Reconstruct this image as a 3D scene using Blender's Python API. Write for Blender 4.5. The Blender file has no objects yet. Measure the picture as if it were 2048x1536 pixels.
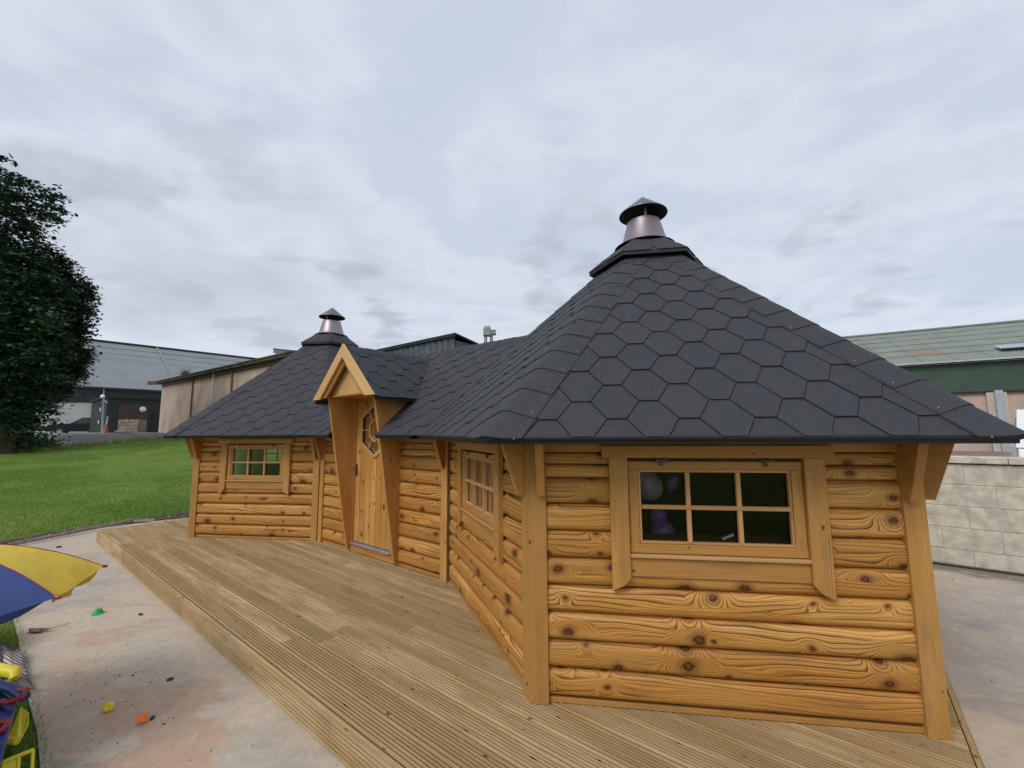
import bpy, math, random
import numpy as np
from mathutils import Vector, Matrix, noise as mnoise
random.seed(7); np.random.seed(7)
scene = bpy.context.scene
COL = scene.collection
R = math.radians

# ------------------------------------------------------------------ camera
EYE = 1.38
cam_d = bpy.data.cameras.new('camera')
cam_d.sensor_width = 36.0
cam_d.lens = 841.64 / 2048 * 36
cam_d.clip_start = 0.05
cam_d.clip_end = 3000
cam = bpy.data.objects.new('camera', cam_d)
COL.objects.link(cam)
pit, roll = 0.1114, -0.0067
R0 = Vector((1, 0, 0)); U0 = Vector((0, -math.sin(pit), math.cos(pit))); F0 = Vector((0, math.cos(pit), math.sin(pit)))
Rv = math.cos(roll) * R0 + math.sin(roll) * U0
Uv = -math.sin(roll) * R0 + math.cos(roll) * U0
M = Matrix((Rv, Uv, -F0)).transposed().to_4x4()
M.translation = Vector((0, 0, EYE))
cam.matrix_world = M
scene.camera = cam

# ------------------------------------------------------------------ node helper
class NT:
    def __init__(s, nt):
        s.nt = nt; s.n = nt.nodes; s.l = nt.links
    def add(s, t, **kw):
        nd = s.n.new(t)
        for k, v in kw.items():
            if k.startswith('i_'):
                nd.inputs[k[2:]].default_value = v
            else:
                setattr(nd, k, v)
        return nd
    def ln(s, a, b): s.l.new(a, b)
    def setin(s, sock, v):
        if v is None: return
        if isinstance(v, bpy.types.NodeSocket): s.l.new(v, sock)
        else: sock.default_value = v
    def math(s, op, a, b=None, c=None, clamp=False):
        nd = s.n.new('ShaderNodeMath'); nd.operation = op; nd.use_clamp = clamp
        s.setin(nd.inputs[0], a); s.setin(nd.inputs[1], b)
        if c is not None: s.setin(nd.inputs[2], c)
        return nd.outputs[0]
    def vmath(s, op, a, b=None, out=0):
        nd = s.n.new('ShaderNodeVectorMath'); nd.operation = op
        s.setin(nd.inputs[0], a); s.setin(nd.inputs[1], b)
        return nd.outputs[out]
    def noise(s, vec, scale, detail=3, rough=0.5, dist=0.0, dim='3D', out='Fac'):
        nd = s.n.new('ShaderNodeTexNoise'); nd.noise_dimensions = dim
        s.setin(nd.inputs['Vector'], vec); s.setin(nd.inputs['Scale'], scale)
        nd.inputs['Detail'].default_value = detail; nd.inputs['Roughness'].default_value = rough
        nd.inputs['Distortion'].default_value = dist
        return nd.outputs[out]
    def ramp(s, fac, stops, interp='LINEAR'):
        nd = s.n.new('ShaderNodeValToRGB'); s.setin(nd.inputs[0], fac)
        cr = nd.color_ramp; cr.interpolation = interp
        while len(cr.elements) < len(stops): cr.elements.new(0.5)
        for e, (p, c) in zip(cr.elements, stops):
            e.position = p; e.color = (*c, 1) if len(c) == 3 else c
        return nd.outputs[0]
    def mix(s, fac, a, b, mode='MIX'):
        nd = s.n.new('ShaderNodeMix'); nd.data_type = 'RGBA'; nd.blend_type = mode
        s.setin(nd.inputs[0], fac)
        for sock, v in ((nd.inputs[6], a), (nd.inputs[7], b)):
            if isinstance(v, tuple) and len(v) == 3: v = (*v, 1)
            s.setin(sock, v)
        return nd.outputs[2]
    def smooth(s, v, lo, hi, a=0.0, b=1.0):
        nd = s.n.new('ShaderNodeMapRange'); nd.interpolation_type = 'SMOOTHSTEP'
        s.setin(nd.inputs[0], v)
        nd.inputs[1].default_value = lo; nd.inputs[2].default_value = hi
        nd.inputs[3].default_value = a; nd.inputs[4].default_value = b
        return nd.outputs[0]
    def mapping(s, vec, scale=(1, 1, 1), loc=(0, 0, 0), rot=(0, 0, 0)):
        nd = s.n.new('ShaderNodeMapping'); s.setin(nd.inputs[0], vec)
        nd.inputs['Scale'].default_value = scale; nd.inputs['Location'].default_value = loc
        nd.inputs['Rotation'].default_value = rot
        return nd.outputs[0]
    def bump(s, h, strength=0.3, dist=0.01, normal=None):
        nd = s.n.new('ShaderNodeBump'); s.setin(nd.inputs['Height'], h)
        nd.inputs['Strength'].default_value = strength; nd.inputs['Distance'].default_value = dist
        if normal is not None: s.setin(nd.inputs['Normal'], normal)
        return nd.outputs[0]

# ------------------------------------------------------------------ world, sun, exposure
SUN_EL, SUN_AZ = R(46), R(218)          # azimuth measured clockwise from +Y
world = bpy.data.worlds.new('World'); scene.world = world; world.use_nodes = True
w = NT(world.node_tree); w.n.clear()
out = w.add('ShaderNodeOutputWorld')
sky = w.add('ShaderNodeTexSky', sky_type='NISHITA', sun_disc=False)
sky.sun_elevation = SUN_EL; sky.sun_rotation = SUN_AZ
sky.air_density = 1.0; sky.dust_density = 1.0
geo = w.add('ShaderNodeTexCoord').outputs['Generated']
sep = w.add('ShaderNodeSeparateXYZ'); w.ln(geo, sep.inputs[0])
zc = w.math('MAXIMUM', sep.outputs[2], 0.0)
den = w.math('ADD', zc, 0.16)
comb = w.add('ShaderNodeCombineXYZ')
w.ln(w.math('DIVIDE', sep.outputs[0], den), comb.inputs[0]); w.ln(w.math('DIVIDE', sep.outputs[1], den), comb.inputs[1])
cp = w.mapping(comb.outputs[0], loc=(3.1, 1.7, 0.4), scale=(1, 1, 1))
n1 = w.noise(cp, 0.85, 10, 0.56, 0.45)
n2 = w.noise(cp, 2.6, 10, 0.58, 0.35)
n3 = w.noise(w.mapping(comb.outputs[0], loc=(9.3, -4.2, 2.0), scale=(1, 1.3, 1)), 2.3, 8, 0.52, 0.2)
den1 = w.math('ADD', w.math('MULTIPLY', n1, 0.65), w.math('MULTIPLY', n2, 0.35))
base = w.ramp(den1, [(0.36, (0.515, 0.578, 0.70)), (0.44, (0.55, 0.605, 0.705)), (0.50, (0.63, 0.675, 0.755)), (0.57, (0.56, 0.61, 0.69)), (0.66, (0.50, 0.55, 0.62))])
# darker undersides of scattered low clouds
puff = w.smooth(n3, 0.52, 0.68)
low = w.smooth(sep.outputs[2], 0.75, 0.25)
col = w.mix(w.math('MULTIPLY', puff, w.math('MULTIPLY', low, 0.80)), base, (0.415, 0.445, 0.515))
grey = w.smooth(w.noise(w.mapping(comb.outputs[0], loc=(1.3, 2.2, 7.0)), 0.42, 6, 0.5, 0.2), 0.56, 0.72)
col = w.mix(w.math('MULTIPLY', grey, 0.5), col, (0.47, 0.52, 0.575))
hz = w.smooth(sep.outputs[2], 0.30, 0.0)
col = w.mix(w.math('MULTIPLY', hz, 0.45), col, (0.70, 0.76, 0.84))
skym = w.vmath('SCALE', sky.outputs[0]); w.n[-1].inputs['Scale'].default_value = 0.10
cloudy = w.mix(0.93, skym, col)
bg = w.add('ShaderNodeBackground'); w.ln(cloudy, bg.inputs[0]); bg.inputs[1].default_value = 1.0
w.ln(bg.outputs[0], out.inputs[0])

sun_d = bpy.data.lights.new('sun', 'SUN'); sun_d.energy = 1.5; sun_d.angle = R(28); sun_d.color = (1.0, 0.95, 0.87)
sun = bpy.data.objects.new('sun', sun_d); COL.objects.link(sun)
sd = Vector((math.sin(SUN_AZ) * math.cos(SUN_EL), math.cos(SUN_AZ) * math.cos(SUN_EL), math.sin(SUN_EL)))
sun.rotation_euler = sd.to_track_quat('Z', 'Y').to_euler()
scene.view_settings.view_transform = 'Standard'; scene.view_settings.look = 'None'
scene.view_settings.gamma = 1; scene.view_settings.use_curve_mapping = False
scene.view_settings.exposure = 0.20
scene.render.engine = 'CYCLES'
scene.cycles.max_bounces = 8; scene.cycles.transparent_max_bounces = 12

# ------------------------------------------------------------------ materials
def newmat(name):
    m = bpy.data.materials.new(name); m.use_nodes = True
    t = NT(m.node_tree); bs = t.n['Principled BSDF']
    return m, t, bs
def flat(name, col, rough=0.6, metal=0.0, var=0.12, scale=6.0, bump=0.0, spec=0.5):
    m, t, b = newmat(name)
    p = t.add('ShaderNodeNewGeometry').outputs['Position']
    n = t.noise(p, scale, 4, 0.6)
    c = t.mix(t.smooth(n, 0.3, 0.7), tuple(x * (1 - var) for x in col), tuple(min(1, x * (1 + var)) for x in col))
    t.ln(c, b.inputs['Base Color']); b.inputs['Roughness'].default_value = rough; b.inputs['Metallic'].default_value = metal
    b.inputs['Specular IOR Level'].default_value = spec
    if bump: t.ln(t.bump(t.noise(p, scale * 12, 3), bump, 0.01), b.inputs['Normal'])
    return m

def wood(name, light, mid, dark, knot, line=0.0085, contrast=0.75, weather=0.35, knots=1.0, wcol=(0.16, 0.12, 0.08), rough=0.55, cell=(2.4, 7.5), kr=(0.006, 0.011)):
    m, t, b = newmat(name)
    uv = t.add('ShaderNodeUVMap').outputs[0]
    pos = t.add('ShaderNodeNewGeometry').outputs['Position']
    wob = t.noise(t.mapping(uv, (1.6, 5, 1)), 1.0, 3, 0.5, out='Color')
    wv = t.vmath('MULTIPLY', t.vmath('SUBTRACT', wob, (0.5, 0.5, 0.5)), (0.10, 0.022, 0))
    q = t.vmath('ADD', uv, wv)
    # knots: nearest cell point, metric distance
    vor = t.add('ShaderNodeTexVoronoi', voronoi_dimensions='2D', feature='F1')
    vor.inputs['Scale'].default_value = 1.0; vor.inputs['Randomness'].default_value = 0.85
    sc = t.vmath('MULTIPLY', q, (cell[0], cell[1], 1)); t.ln(sc, vor.inputs['Vector'])
    dv = t.vmath('DIVIDE', t.vmath('SUBTRACT', sc, vor.outputs['Position']), (cell[0], cell[1], 1))
    dvn = t.add('ShaderNodeSeparateXYZ'); t.ln(dv, dvn.inputs[0])
    du = t.math('MULTIPLY', dvn.outputs[0], 0.72); dvv = dvn.outputs[1]
    d = t.math('SQRT', t.math('ADD', t.math('MULTIPLY', du, du), t.math('MULTIPLY', dvv, dvv)))
    cs = t.add('ShaderNodeSeparateColor'); t.ln(vor.outputs['Color'], cs.inputs[0])
    rnd = cs.outputs[0]; present = t.smooth(cs.outputs[1], 0.38, 0.42)
    if knots <= 0: present = 0.0
    r = t.math('MULTIPLY_ADD', t.math('POWER', rnd, 3.0), kr[1], kr[0])
    r = t.math('MULTIPLY', r, present) if knots > 0 else 0.00001
    rr = t.math('MAXIMUM', r, 0.0005)
    x = t.math('DIVIDE', d, t.math('MULTIPLY', rr, 2.6))
    bell = t.math('EXPONENT', t.math('MULTIPLY', t.math('MULTIPLY', x, x), -1.0))
    # growth field
    sq = t.add('ShaderNodeSeparateXYZ'); t.ln(q, sq.inputs[0])
    big = t.noise(t.mapping(uv, (0.75, 5.0, 1)), 1.0, 2, 0.5)
    fld = t.math('ADD', t.math('MULTIPLY', sq.outputs[1], 0.55 / line), t.math('MULTIPLY', big, 8.0))
    fld = t.math('ADD', fld, t.math('MULTIPLY', bell, t.math('MULTIPLY', rr, 300.0)))
    saw = t.math('FRACT', fld)
    g = t.smooth(saw, 0.52, 0.93)
    g = t.math('MULTIPLY', g, t.smooth(saw, 1.0, 0.95))
    saw2 = t.math('FRACT', t.math('MULTIPLY', fld, 3.0))
    g2 = t.math('MULTIPLY', t.smooth(saw2, 0.3, 0.9), t.smooth(saw2, 1.0, 0.92))
    # strength of late wood varies
    lv = t.smooth(t.noise(t.mapping(uv, (0.9, 9, 1), loc=(3, 8, 0)), 1.0, 3, 0.55), 0.34, 0.60, 0.15, 1.0)
    g = t.math('MULTIPLY', g, t.math('MULTIPLY', lv, contrast))
    g = t.math('MAXIMUM', g, t.math('MULTIPLY', g2, 0.50 * contrast))
    fine = t.noise(t.mapping(uv, (6, 330, 1)), 1.0, 2, 0.6)
    patch = t.smooth(t.noise(t.mapping(uv, (1.5, 7, 1), loc=(5, 1, 0)), 1.0, 4, 0.55), 0.35, 0.65)
    basec = t.mix(patch, light, mid)
    info = t.add('ShaderNodeObjectInfo')
    basec = t.mix(t.smooth(info.outputs['Random'], 0, 1, 0, 0.75), basec, mid)
    c = t.mix(g, basec, dark)
    c = t.mix(t.smooth(fine, 0.35, 0.75, 0, 0.28), c, dark)
    # weathering
    wt = t.noise(t.mapping(uv, (2.5, 14, 1), loc=(1, 4, 0)), 1.0, 5, 0.62)
    wt = t.math('MULTIPLY', t.smooth(wt, 0.50, 0.75), weather)
    c = t.mix(wt, c, wcol)
    # knot
    rough_edge = t.math('MULTIPLY', t.noise(uv, 55.0, 3), 0.75)
    xr = t.math('ADD', t.math('DIVIDE', d, rr), rough_edge)
    halo = t.math('MULTIPLY', t.smooth(xr, 2.6, 1.1), present)
    c = t.mix(t.math('MULTIPLY', halo, 0.62), c, dark)
    core = t.math('MULTIPLY', t.smooth(xr, 1.25, 1.0), present)
    ring = t.smooth(t.math('SINE', t.math('MULTIPLY', xr, 17.0)), -0.2, 0.9, 0.0, 0.55)
    inner = t.mix(t.math('MAXIMUM', t.smooth(xr, 0.5, 1.05), ring), knot, tuple(k * 0.3 for k in knot))
    c = t.mix(core, c, inner)
    c = t.mix(t.smooth(info.outputs['Random'], 0.0, 1.0, 0.0, 0.16), c, (0.0, 0.0, 0.0), 'MIX')
    t.ln(c, b.inputs['Base Color'])
    b.inputs['Roughness'].default_value = rough; b.inputs['Specular IOR Level'].default_value = 0.35
    h = t.math('ADD', t.math('MULTIPLY', g, -0.6), t.math('MULTIPLY', fine, 0.35))
    t.ln(t.bump(h, 0.35, 0.002), b.inputs['Normal'])
    return m

M_log = wood('pine_log', (0.80, 0.445, 0.130), (0.67, 0.305, 0.062), (0.125, 0.042, 0.010), (0.20, 0.062, 0.016), line=0.0140, contrast=1.0, weather=0.42, wcol=(0.14, 0.085, 0.045), rough=0.45, cell=(3.3, 9.5), kr=(0.010, 0.021))
M_trim = wood('pine_trim', (0.67, 0.375, 0.120), (0.56, 0.275, 0.065), (0.20, 0.085, 0.028), (0.15, 0.05, 0.02), line=0.006, contrast=0.6, weather=0.5, wcol=(0.19, 0.135, 0.075), cell=(1.5, 6.0), kr=(0.003, 0.006))
M_board = wood('pine_board', (0.60, 0.315, 0.10), (0.50, 0.225, 0.055), (0.32, 0.13, 0.035), (0.13, 0.035, 0.015), line=0.010, contrast=0.35, weather=0.10, cell=(2.2, 6.0), kr=(0.004, 0.006))
M_door = wood('pine_door', (0.74, 0.42, 0.130), (0.61, 0.285, 0.062), (0.22, 0.08, 0.02), (0.12, 0.035, 0.015), line=0.009, contrast=0.55, weather=0.18, cell=(3.2, 9.0), kr=(0.006, 0.014))
M_barge = wood('pine_barge', (0.72, 0.46, 0.20), (0.66, 0.38, 0.14), (0.40, 0.19, 0.06), (0.20, 0.07, 0.03), line=0.010, contrast=0.3, weather=0.08, cell=(1.4, 6.0), kr=(0.003, 0.004))
M_sash = wood('pine_sash', (0.66, 0.40, 0.19), (0.58, 0.32, 0.125), (0.33, 0.15, 0.055), (0.18, 0.06, 0.03), line=0.005, contrast=0.45, weather=0.3, cell=(1.0, 5.0), kr=(0.002, 0.002))
M_deck = wood('deck_timber', (0.70, 0.53, 0.29), (0.51, 0.34, 0.14), (0.19, 0.115, 0.05), (0.085, 0.05, 0.03), line=0.010, contrast=0.55, weather=0.60, wcol=(0.27, 0.22, 0.16), rough=0.75, cell=(1.7, 7.0), kr=(0.004, 0.007))
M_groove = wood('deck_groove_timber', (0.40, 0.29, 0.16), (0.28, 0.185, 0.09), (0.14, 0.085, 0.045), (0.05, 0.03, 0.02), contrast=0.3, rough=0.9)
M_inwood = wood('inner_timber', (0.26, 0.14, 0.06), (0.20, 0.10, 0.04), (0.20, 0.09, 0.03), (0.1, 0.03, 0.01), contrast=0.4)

def shingle_mat():
    m, t, b = newmat('bitumen_shingle')
    pos = t.add('ShaderNodeNewGeometry').outputs['Position']
    info = t.add('ShaderNodeObjectInfo')
    g1 = t.noise(pos, 170, 4, 0.8); g2 = t.noise(pos, 9, 5, 0.6)
    c = t.mix(t.smooth(g1, 0.3, 0.75), (0.016, 0.018, 0.024), (0.052, 0.055, 0.068))
    c = t.mix(t.smooth(g2, 0.35, 0.7, 0, 0.35), c, (0.050, 0.047, 0.053))
    c = t.mix(t.smooth(info.outputs['Random'], 0, 1, 0, 0.25), c, (0.046, 0.047, 0.056))
    sp = t.smooth(t.noise(pos, 160, 0), 0.80, 0.83)
    c = t.mix(t.math('MULTIPLY', sp, 0.15), c, (0.3, 0.3, 0.32))
    t.ln(c, b.inputs['Base Color']); b.inputs['Roughness'].default_value = 0.78
    b.inputs['Specular IOR Level'].default_value = 0.45
    h = t.math('ADD', g1, t.math('MULTIPLY', t.noise(pos, 18, 4), 1.2))
    t.ln(t.bump(h, 0.55, 0.003), b.inputs['Normal'])
    return m
M_sh = shingle_mat()
M_black = flat('black_edge', (0.012, 0.013, 0.016), 0.6)
M_gap = flat('dark_gap', (0.02, 0.018, 0.016), 0.9)
M_flue = flat('flue_metal', (0.30, 0.25, 0.275), 0.42, 0.85, 0.08, 2.0)
M_cap = flat('cap_metal', (0.17, 0.175, 0.19), 0.45, 0.8, 0.08, 3.0)
M_capin = flat('cap_inside', (0.012, 0.014, 0.014), 0.7)
M_hinge = flat('steel_hinge', (0.10, 0.095, 0.09), 0.45, 0.7)
M_nail = flat('zinc_nail', (0.5, 0.5, 0.5), 0.35, 0.4)
M_sill = flat('aluminium_threshold', (0.40, 0.40, 0.46), 0.4, 0.6)

def glass_mat():
    m, t, b = newmat('window_glass')
    t.n.remove(b); o = t.n['Material Output']
    tr = t.add('ShaderNodeBsdfTransparent'); tr.inputs[0].default_value = (0.88, 0.88, 0.88, 1)
    gl = t.add('ShaderNodeBsdfGlossy'); gl.inputs['Roughness'].default_value = 0.02
    fr = t.add('ShaderNodeFresnel'); fr.inputs[0].default_value = 1.5
    mx = t.add('ShaderNodeMixShader'); t.ln(fr.outputs[0], mx.inputs[0]); t.ln(tr.outputs[0], mx.inputs[1]); t.ln(gl.outputs[0], mx.inputs[2])
    t.ln(mx.outputs[0], o.inputs[0]); return m
M_glass = glass_mat()

def concrete_mat():
    m, t, b = newmat('slab_concrete')
    pos = t.add('ShaderNodeNewGeometry').outputs['Position']
    a = t.noise(pos, 0.55, 6, 0.6, 0.4); bb = t.noise(pos, 3.2, 6, 0.62); f = t.noise(pos, 60, 4, 0.7)
    c = t.mix(t.smooth(a, 0.42, 0.58), (0.56, 0.445, 0.335), (0.40, 0.350, 0.300))
    c = t.mix(t.smooth(bb, 0.48, 0.66, 0, 0.6), c, (0.52, 0.47, 0.40))
    wet = t.smooth(t.noise(t.mapping(pos, (1.0, 2.2, 1), rot=(0, 0, 0.5)), 1.1, 6, 0.62, 0.6), 0.54, 0.66)
    c = t.mix(t.math('MULTIPLY', wet, 0.45), c, (0.235, 0.215, 0.205))
    # spilled play sand, each spill has its own place
    warp = t.vmath('MULTIPLY', t.vmath('SUBTRACT', t.noise(pos, 2.6, 5, 0.6, out='Color'), (0.5, 0.5, 0.5)), (0.9, 0.9, 0))
    def spill(x, y, rx, ry, rot, nz=0.30):
        dpos = t.vmath('SUBTRACT', t.vmath('ADD', pos, warp), (x, y, 0))
        mp = t.mapping(dpos, (1, 1, 0), rot=(0, 0, rot))
        mp = t.vmath('MULTIPLY', mp, (1 / rx, 1 / ry, 0))
        dd = t.vmath('LENGTH', mp, out=1)
        dd = t.math('ADD', dd, t.math('MULTIPLY', t.math('SUBTRACT', t.noise(pos, 3.4, 6, 0.6), 0.5), nz * 4))
        dd = t.math('ADD', dd, t.math('MULTIPLY', t.math('SUBTRACT', t.noise(pos, 24, 5, 0.7), 0.5), 0.5)); return t.smooth(dd, 1.0, 0.84)
    s1 = spill(-1.90, 2.45, 0.50, 0.27, 0.75)
    s2 = spill(-3.12, 3.42, 0.20, 0.10, 0.3)
    s3 = spill(-2.55, 2.65, 0.75, 0.22, 0.7)
    s4 = spill(-1.45, 1.72, 0.55, 0.25, 0.75)
    s5 = spill(-3.6, 3.9, 0.3, 0.05, 0.8)
    sand = (0.52, 0.32, 0.20)
    for sx, k in ((s1, 0.72), (s2, 0.62), (s3, 0.42), (s4, 0.5), (s5, 0.35)):
        c = t.mix(t.math('MULTIPLY', sx, k), c, sand)
    st = t.smooth(t.noise(t.mapping(pos, (1, 3.5, 1), rot=(0, 0, -0.65)), 7, 5, 0.65), 0.60, 0.78)
    c = t.mix(t.math('MULTIPLY', st, 0.35), c, (0.22, 0.19, 0.17))
    c = t.mix(t.smooth(f, 0.35, 0.7, 0, 0.22), c, (0.30, 0.28, 0.26))
    gr = t.noise(pos, 17, 6, 0.75)
    c = t.mix(t.smooth(gr, 0.40, 0.62, 0, 0.22), c, (0.24, 0.215, 0.19))
    c = t.mix(t.smooth(t.noise(t.mapping(pos, (1.5, 1, 1), loc=(4, 4, 0)), 8, 6, 0.7), 0.52, 0.70, 0, 0.4), c, (0.58, 0.53, 0.46))
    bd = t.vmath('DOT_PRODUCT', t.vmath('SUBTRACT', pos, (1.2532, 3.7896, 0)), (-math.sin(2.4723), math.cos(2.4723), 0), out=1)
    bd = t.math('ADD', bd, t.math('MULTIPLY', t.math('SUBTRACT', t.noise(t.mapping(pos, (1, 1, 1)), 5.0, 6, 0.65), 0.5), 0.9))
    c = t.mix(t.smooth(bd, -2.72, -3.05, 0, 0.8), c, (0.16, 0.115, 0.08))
    dots = t.smooth(t.noise(pos, 42, 0), 0.82, 0.85)
    c = t.mix(t.math('MULTIPLY', dots, 0.5), c, (0.10, 0.085, 0.07))
    t.ln(c, b.inputs['Base Color']); b.inputs['Roughness'].default_value = 0.85
    t.ln(t.bump(t.math('ADD', f, gr), 0.4, 0.006), b.inputs['Normal'])
    return m
M_conc = concrete_mat()

def grass_mat(name, c1, c2, c3, sc=1.0, dirt=0.0):
    m, t, b = newmat(name)
    pos = t.add('ShaderNodeNewGeometry').outputs['Position']
    n = t.noise(pos, 0.5 * sc, 5, 0.65); f = t.noise(pos, 14, 5, 0.75); ff = t.noise(t.mapping(pos, (1, 1.6, 1)), 55, 3, 0.7)
    c = t.mix(t.smooth(n, 0.35, 0.65), c1, c2)
    c = t.mix(t.smooth(f, 0.45, 0.75, 0, 0.7), c, c3)
    c = t.mix(t.smooth(ff, 0.35, 0.7, 0, 0.5), c, tuple(x * 0.45 for x in c1))
    t.ln(c, b.inputs['Base Color']); b.inputs['Roughness'].default_value = 0.9; b.inputs['Specular IOR Level'].default_value = 0.15
    t.ln(t.bump(t.math('ADD', f, ff), 0.9, 0.05), b.inputs['Normal'])
    return m
M_grass = grass_mat('lawn_turf', (0.140, 0.250, 0.036), (0.225, 0.330, 0.062), (0.32, 0.35, 0.12))
def blade_mat():
    m, t, b = newmat('grass_blade')
    pos = t.add('ShaderNodeNewGeometry').outputs['Position']
    n = t.noise(pos, 0.5, 5, 0.65); k = t.noise(pos, 23, 1)
    c = t.mix(t.smooth(n, 0.40, 0.60), (0.130, 0.265, 0.034), (0.245, 0.365, 0.068))
    c = t.mix(t.smooth(k, 0.55, 0.75, 0, 0.75), c, (0.25, 0.26, 0.10))
    t.ln(c, b.inputs['Base Color']); b.inputs['Roughness'].default_value = 0.6; b.inputs['Specular IOR Level'].default_value = 0.2
    return m
M_blade = blade_mat()
def leaf_mat(name, c1, c2, c3):
    m, t, b = newmat(name)
    pos = t.add('ShaderNodeNewGeometry').outputs['Position']
    n = t.noise(pos, 0.8, 3, 0.6); k = t.noise(pos, 9, 2)
    c = t.mix(t.smooth(n, 0.35, 0.65), c1, c2); c = t.mix(t.smooth(k, 0.5, 0.75, 0, 0.6), c, c3)
    t.ln(c, b.inputs['Base Color']); b.inputs['Roughness'].default_value = 0.45; b.inputs['Specular IOR Level'].default_value = 0.35
    return m
M_leafA = leaf_mat('sycamore_leaf', (0.022, 0.055, 0.028), (0.040, 0.088, 0.046), (0.060, 0.115, 0.065))
M_leafB = leaf_mat('maple_leaf', (0.018, 0.034, 0.020), (0.055, 0.080, 0.024), (0.060, 0.036, 0.030))
M_bark = flat('tree_bark', (0.075, 0.060, 0.045), 0.9, 0, 0.4, 5, 0.8)
M_gravel = flat('gravel_grey', (0.20, 0.185, 0.17), 0.95, 0, 0.45, 9, 1.0)
M_soil = flat('soil_dark', (0.075, 0.050, 0.035), 0.95, 0, 0.5, 22, 1.0)

# ------------------------------------------------------------------ mesh helpers
def V3(x): return Vector(x)
class MB:
    """collects faces with uvs; built as one mesh"""
    def __init__(s): s.v = []; s.f = []; s.uv = []; s.mi = []
    def face(s, pts, uvs=None, mi=0):
        i = len(s.v); s.v += [tuple(p) for p in pts]; s.f.append(tuple(range(i, i + len(pts))))
        s.uv += list(uvs) if uvs is not None else [(p[0], p[1]) for p in pts]; s.mi.append(mi)
    def extr(s, prof, O, U, V, N, l0, l1, c0=None, c1=None, uo=None, mi=0, caps=True, closed=True):
        """prism: closed profile [(v,n)] swept along U"""
        if uo is None: uo = (random.uniform(0, 40), random.uniform(0, 40))
        base = len(s.v); n = len(prof); per = [0.0]
        for i in range(n):
            a, b = prof[i], prof[(i + 1) % n]; per.append(per[-1] + math.hypot(a[0] - b[0], a[1] - b[1]))
        us0 = [l0 + (c0(*p) if c0 else 0) for p in prof]; us1 = [l1 + (c1(*p) if c1 else 0) for p in prof]
        for p, u in zip(prof, us0): s.v.append(tuple(O + U * u + V * p[0] + N * p[1]))
        for p, u in zip(prof, us1): s.v.append(tuple(O + U * u + V * p[0] + N * p[1]))
        flip = U.cross(V).dot(N) < 0
        for i in range(n if closed else n - 1):
            j = (i + 1) % n
            q = [base + i, base + j, base + n + j, base + n + i]
            uvq = [(us0[i], per[i]), (us0[j], per[i + 1]), (us1[j], per[i + 1]), (us1[i], per[i])]
            if flip: q.reverse(); uvq.reverse()
            s.f.append(tuple(q)); s.uv += [(a + uo[0], b + uo[1]) for a, b in uvq]; s.mi.append(mi(prof[i], prof[j]) if callable(mi) else mi)
        if callable(mi): mi = 0
        if caps:
            for k, us in ((0, us0), (1, us1)):
                q = [base + k * n + i for i in range(n)]; uvq = [(prof[i][1] * 0.3 + us[i], prof[i][0]) for i in range(n)]
                if (k == 0) != flip: q.reverse(); uvq.reverse()
                s.f.append(tuple(q)); s.uv += [(a + uo[0], b + uo[1]) for a, b in uvq]; s.mi.append(mi)
    def box(s, O, U, V, N, l0, l1, v0, v1, n0, n1, ch=0.0, **kw):
        if ch <= 0: pr = [(v0, n0), (v1, n0), (v1, n1), (v0, n1)]
        else: pr = [(v0 + ch, n0), (v1 - ch, n0), (v1, n0 + ch), (v1, n1 - ch), (v1 - ch, n1), (v0 + ch, n1), (v0, n1 - ch), (v0, n0 + ch)]
        s.extr(pr, O, U, V, N, l0, l1, **kw)
    def abox(s, x0, x1, y0, y1, z0, z1, ch=0.0, **kw):
        s.box(V3((0, 0, 0)), V3((1, 0, 0)), V3((0, 1, 0)), V3((0, 0, 1)), x0, x1, y0, y1, z0, z1, ch, **kw)
    def lathe(s, c, prof, seg=32, mi=0, axis=None):
        c = V3(c); ax = V3(axis or (0, 0, 1)).normalized()
        e1 = ax.orthogonal().normalized(); e2 = ax.cross(e1)
        b = len(s.v)
        for (r, z) in prof:
            for k in range(seg):
                a = 2 * math.pi * k / seg
                s.v.append(tuple(c + ax * z + (e1 * math.cos(a) + e2 * math.sin(a)) * r))
        for i in range(len(prof) - 1):
            for k in range(seg):
                k2 = (k + 1) % seg
                s.f.append((b + i * seg + k, b + i * seg + k2, b + (i + 1) * seg + k2, b + (i + 1) * seg + k)); s.mi.append(mi)
                s.uv += [(k / seg, i), (k / seg + .03, i), (k / seg + .03, i + 1), (k / seg, i + 1)]
    def tube(s, pts, r, seg=8, mi=0):
        pts = [V3(p) for p in pts]; b = len(s.v); n = len(pts)
        if not hasattr(r, '__len__'): r = [r] * n
        prev = None
        for i, p in enumerate(pts):
            d = (pts[min(i + 1, n - 1)] - pts[max(i - 1, 0)]).normalized()
            e1 = d.orthogonal().normalized() if prev is None else (prev - d * prev.dot(d)).normalized()
            prev = e1; e2 = d.cross(e1)
            for k in range(seg):
                a = 2 * math.pi * k / seg; s.v.append(tuple(p + (e1 * math.cos(a) + e2 * math.sin(a)) * r[i]))
        for i in range(n - 1):
            for k in range(seg):
                k2 = (k + 1) % seg
                s.f.append((b + i * seg + k, b + i * seg + k2, b + (i + 1) * seg + k2, b + (i + 1) * seg + k)); s.mi.append(mi)
                s.uv += [(i * .1, k * .01), (i * .1, k * .01 + .01), (i * .1 + .1, k * .01 + .01), (i * .1 + .1, k * .01)]
        for e, rev in ((0, True), (n - 1, False)):
            q = [b + e * seg + k for k in range(seg)]
            if rev: q.reverse()
            s.f.append(tuple(q)); s.mi.append(mi); s.uv += [(0, 0)] * seg
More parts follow.
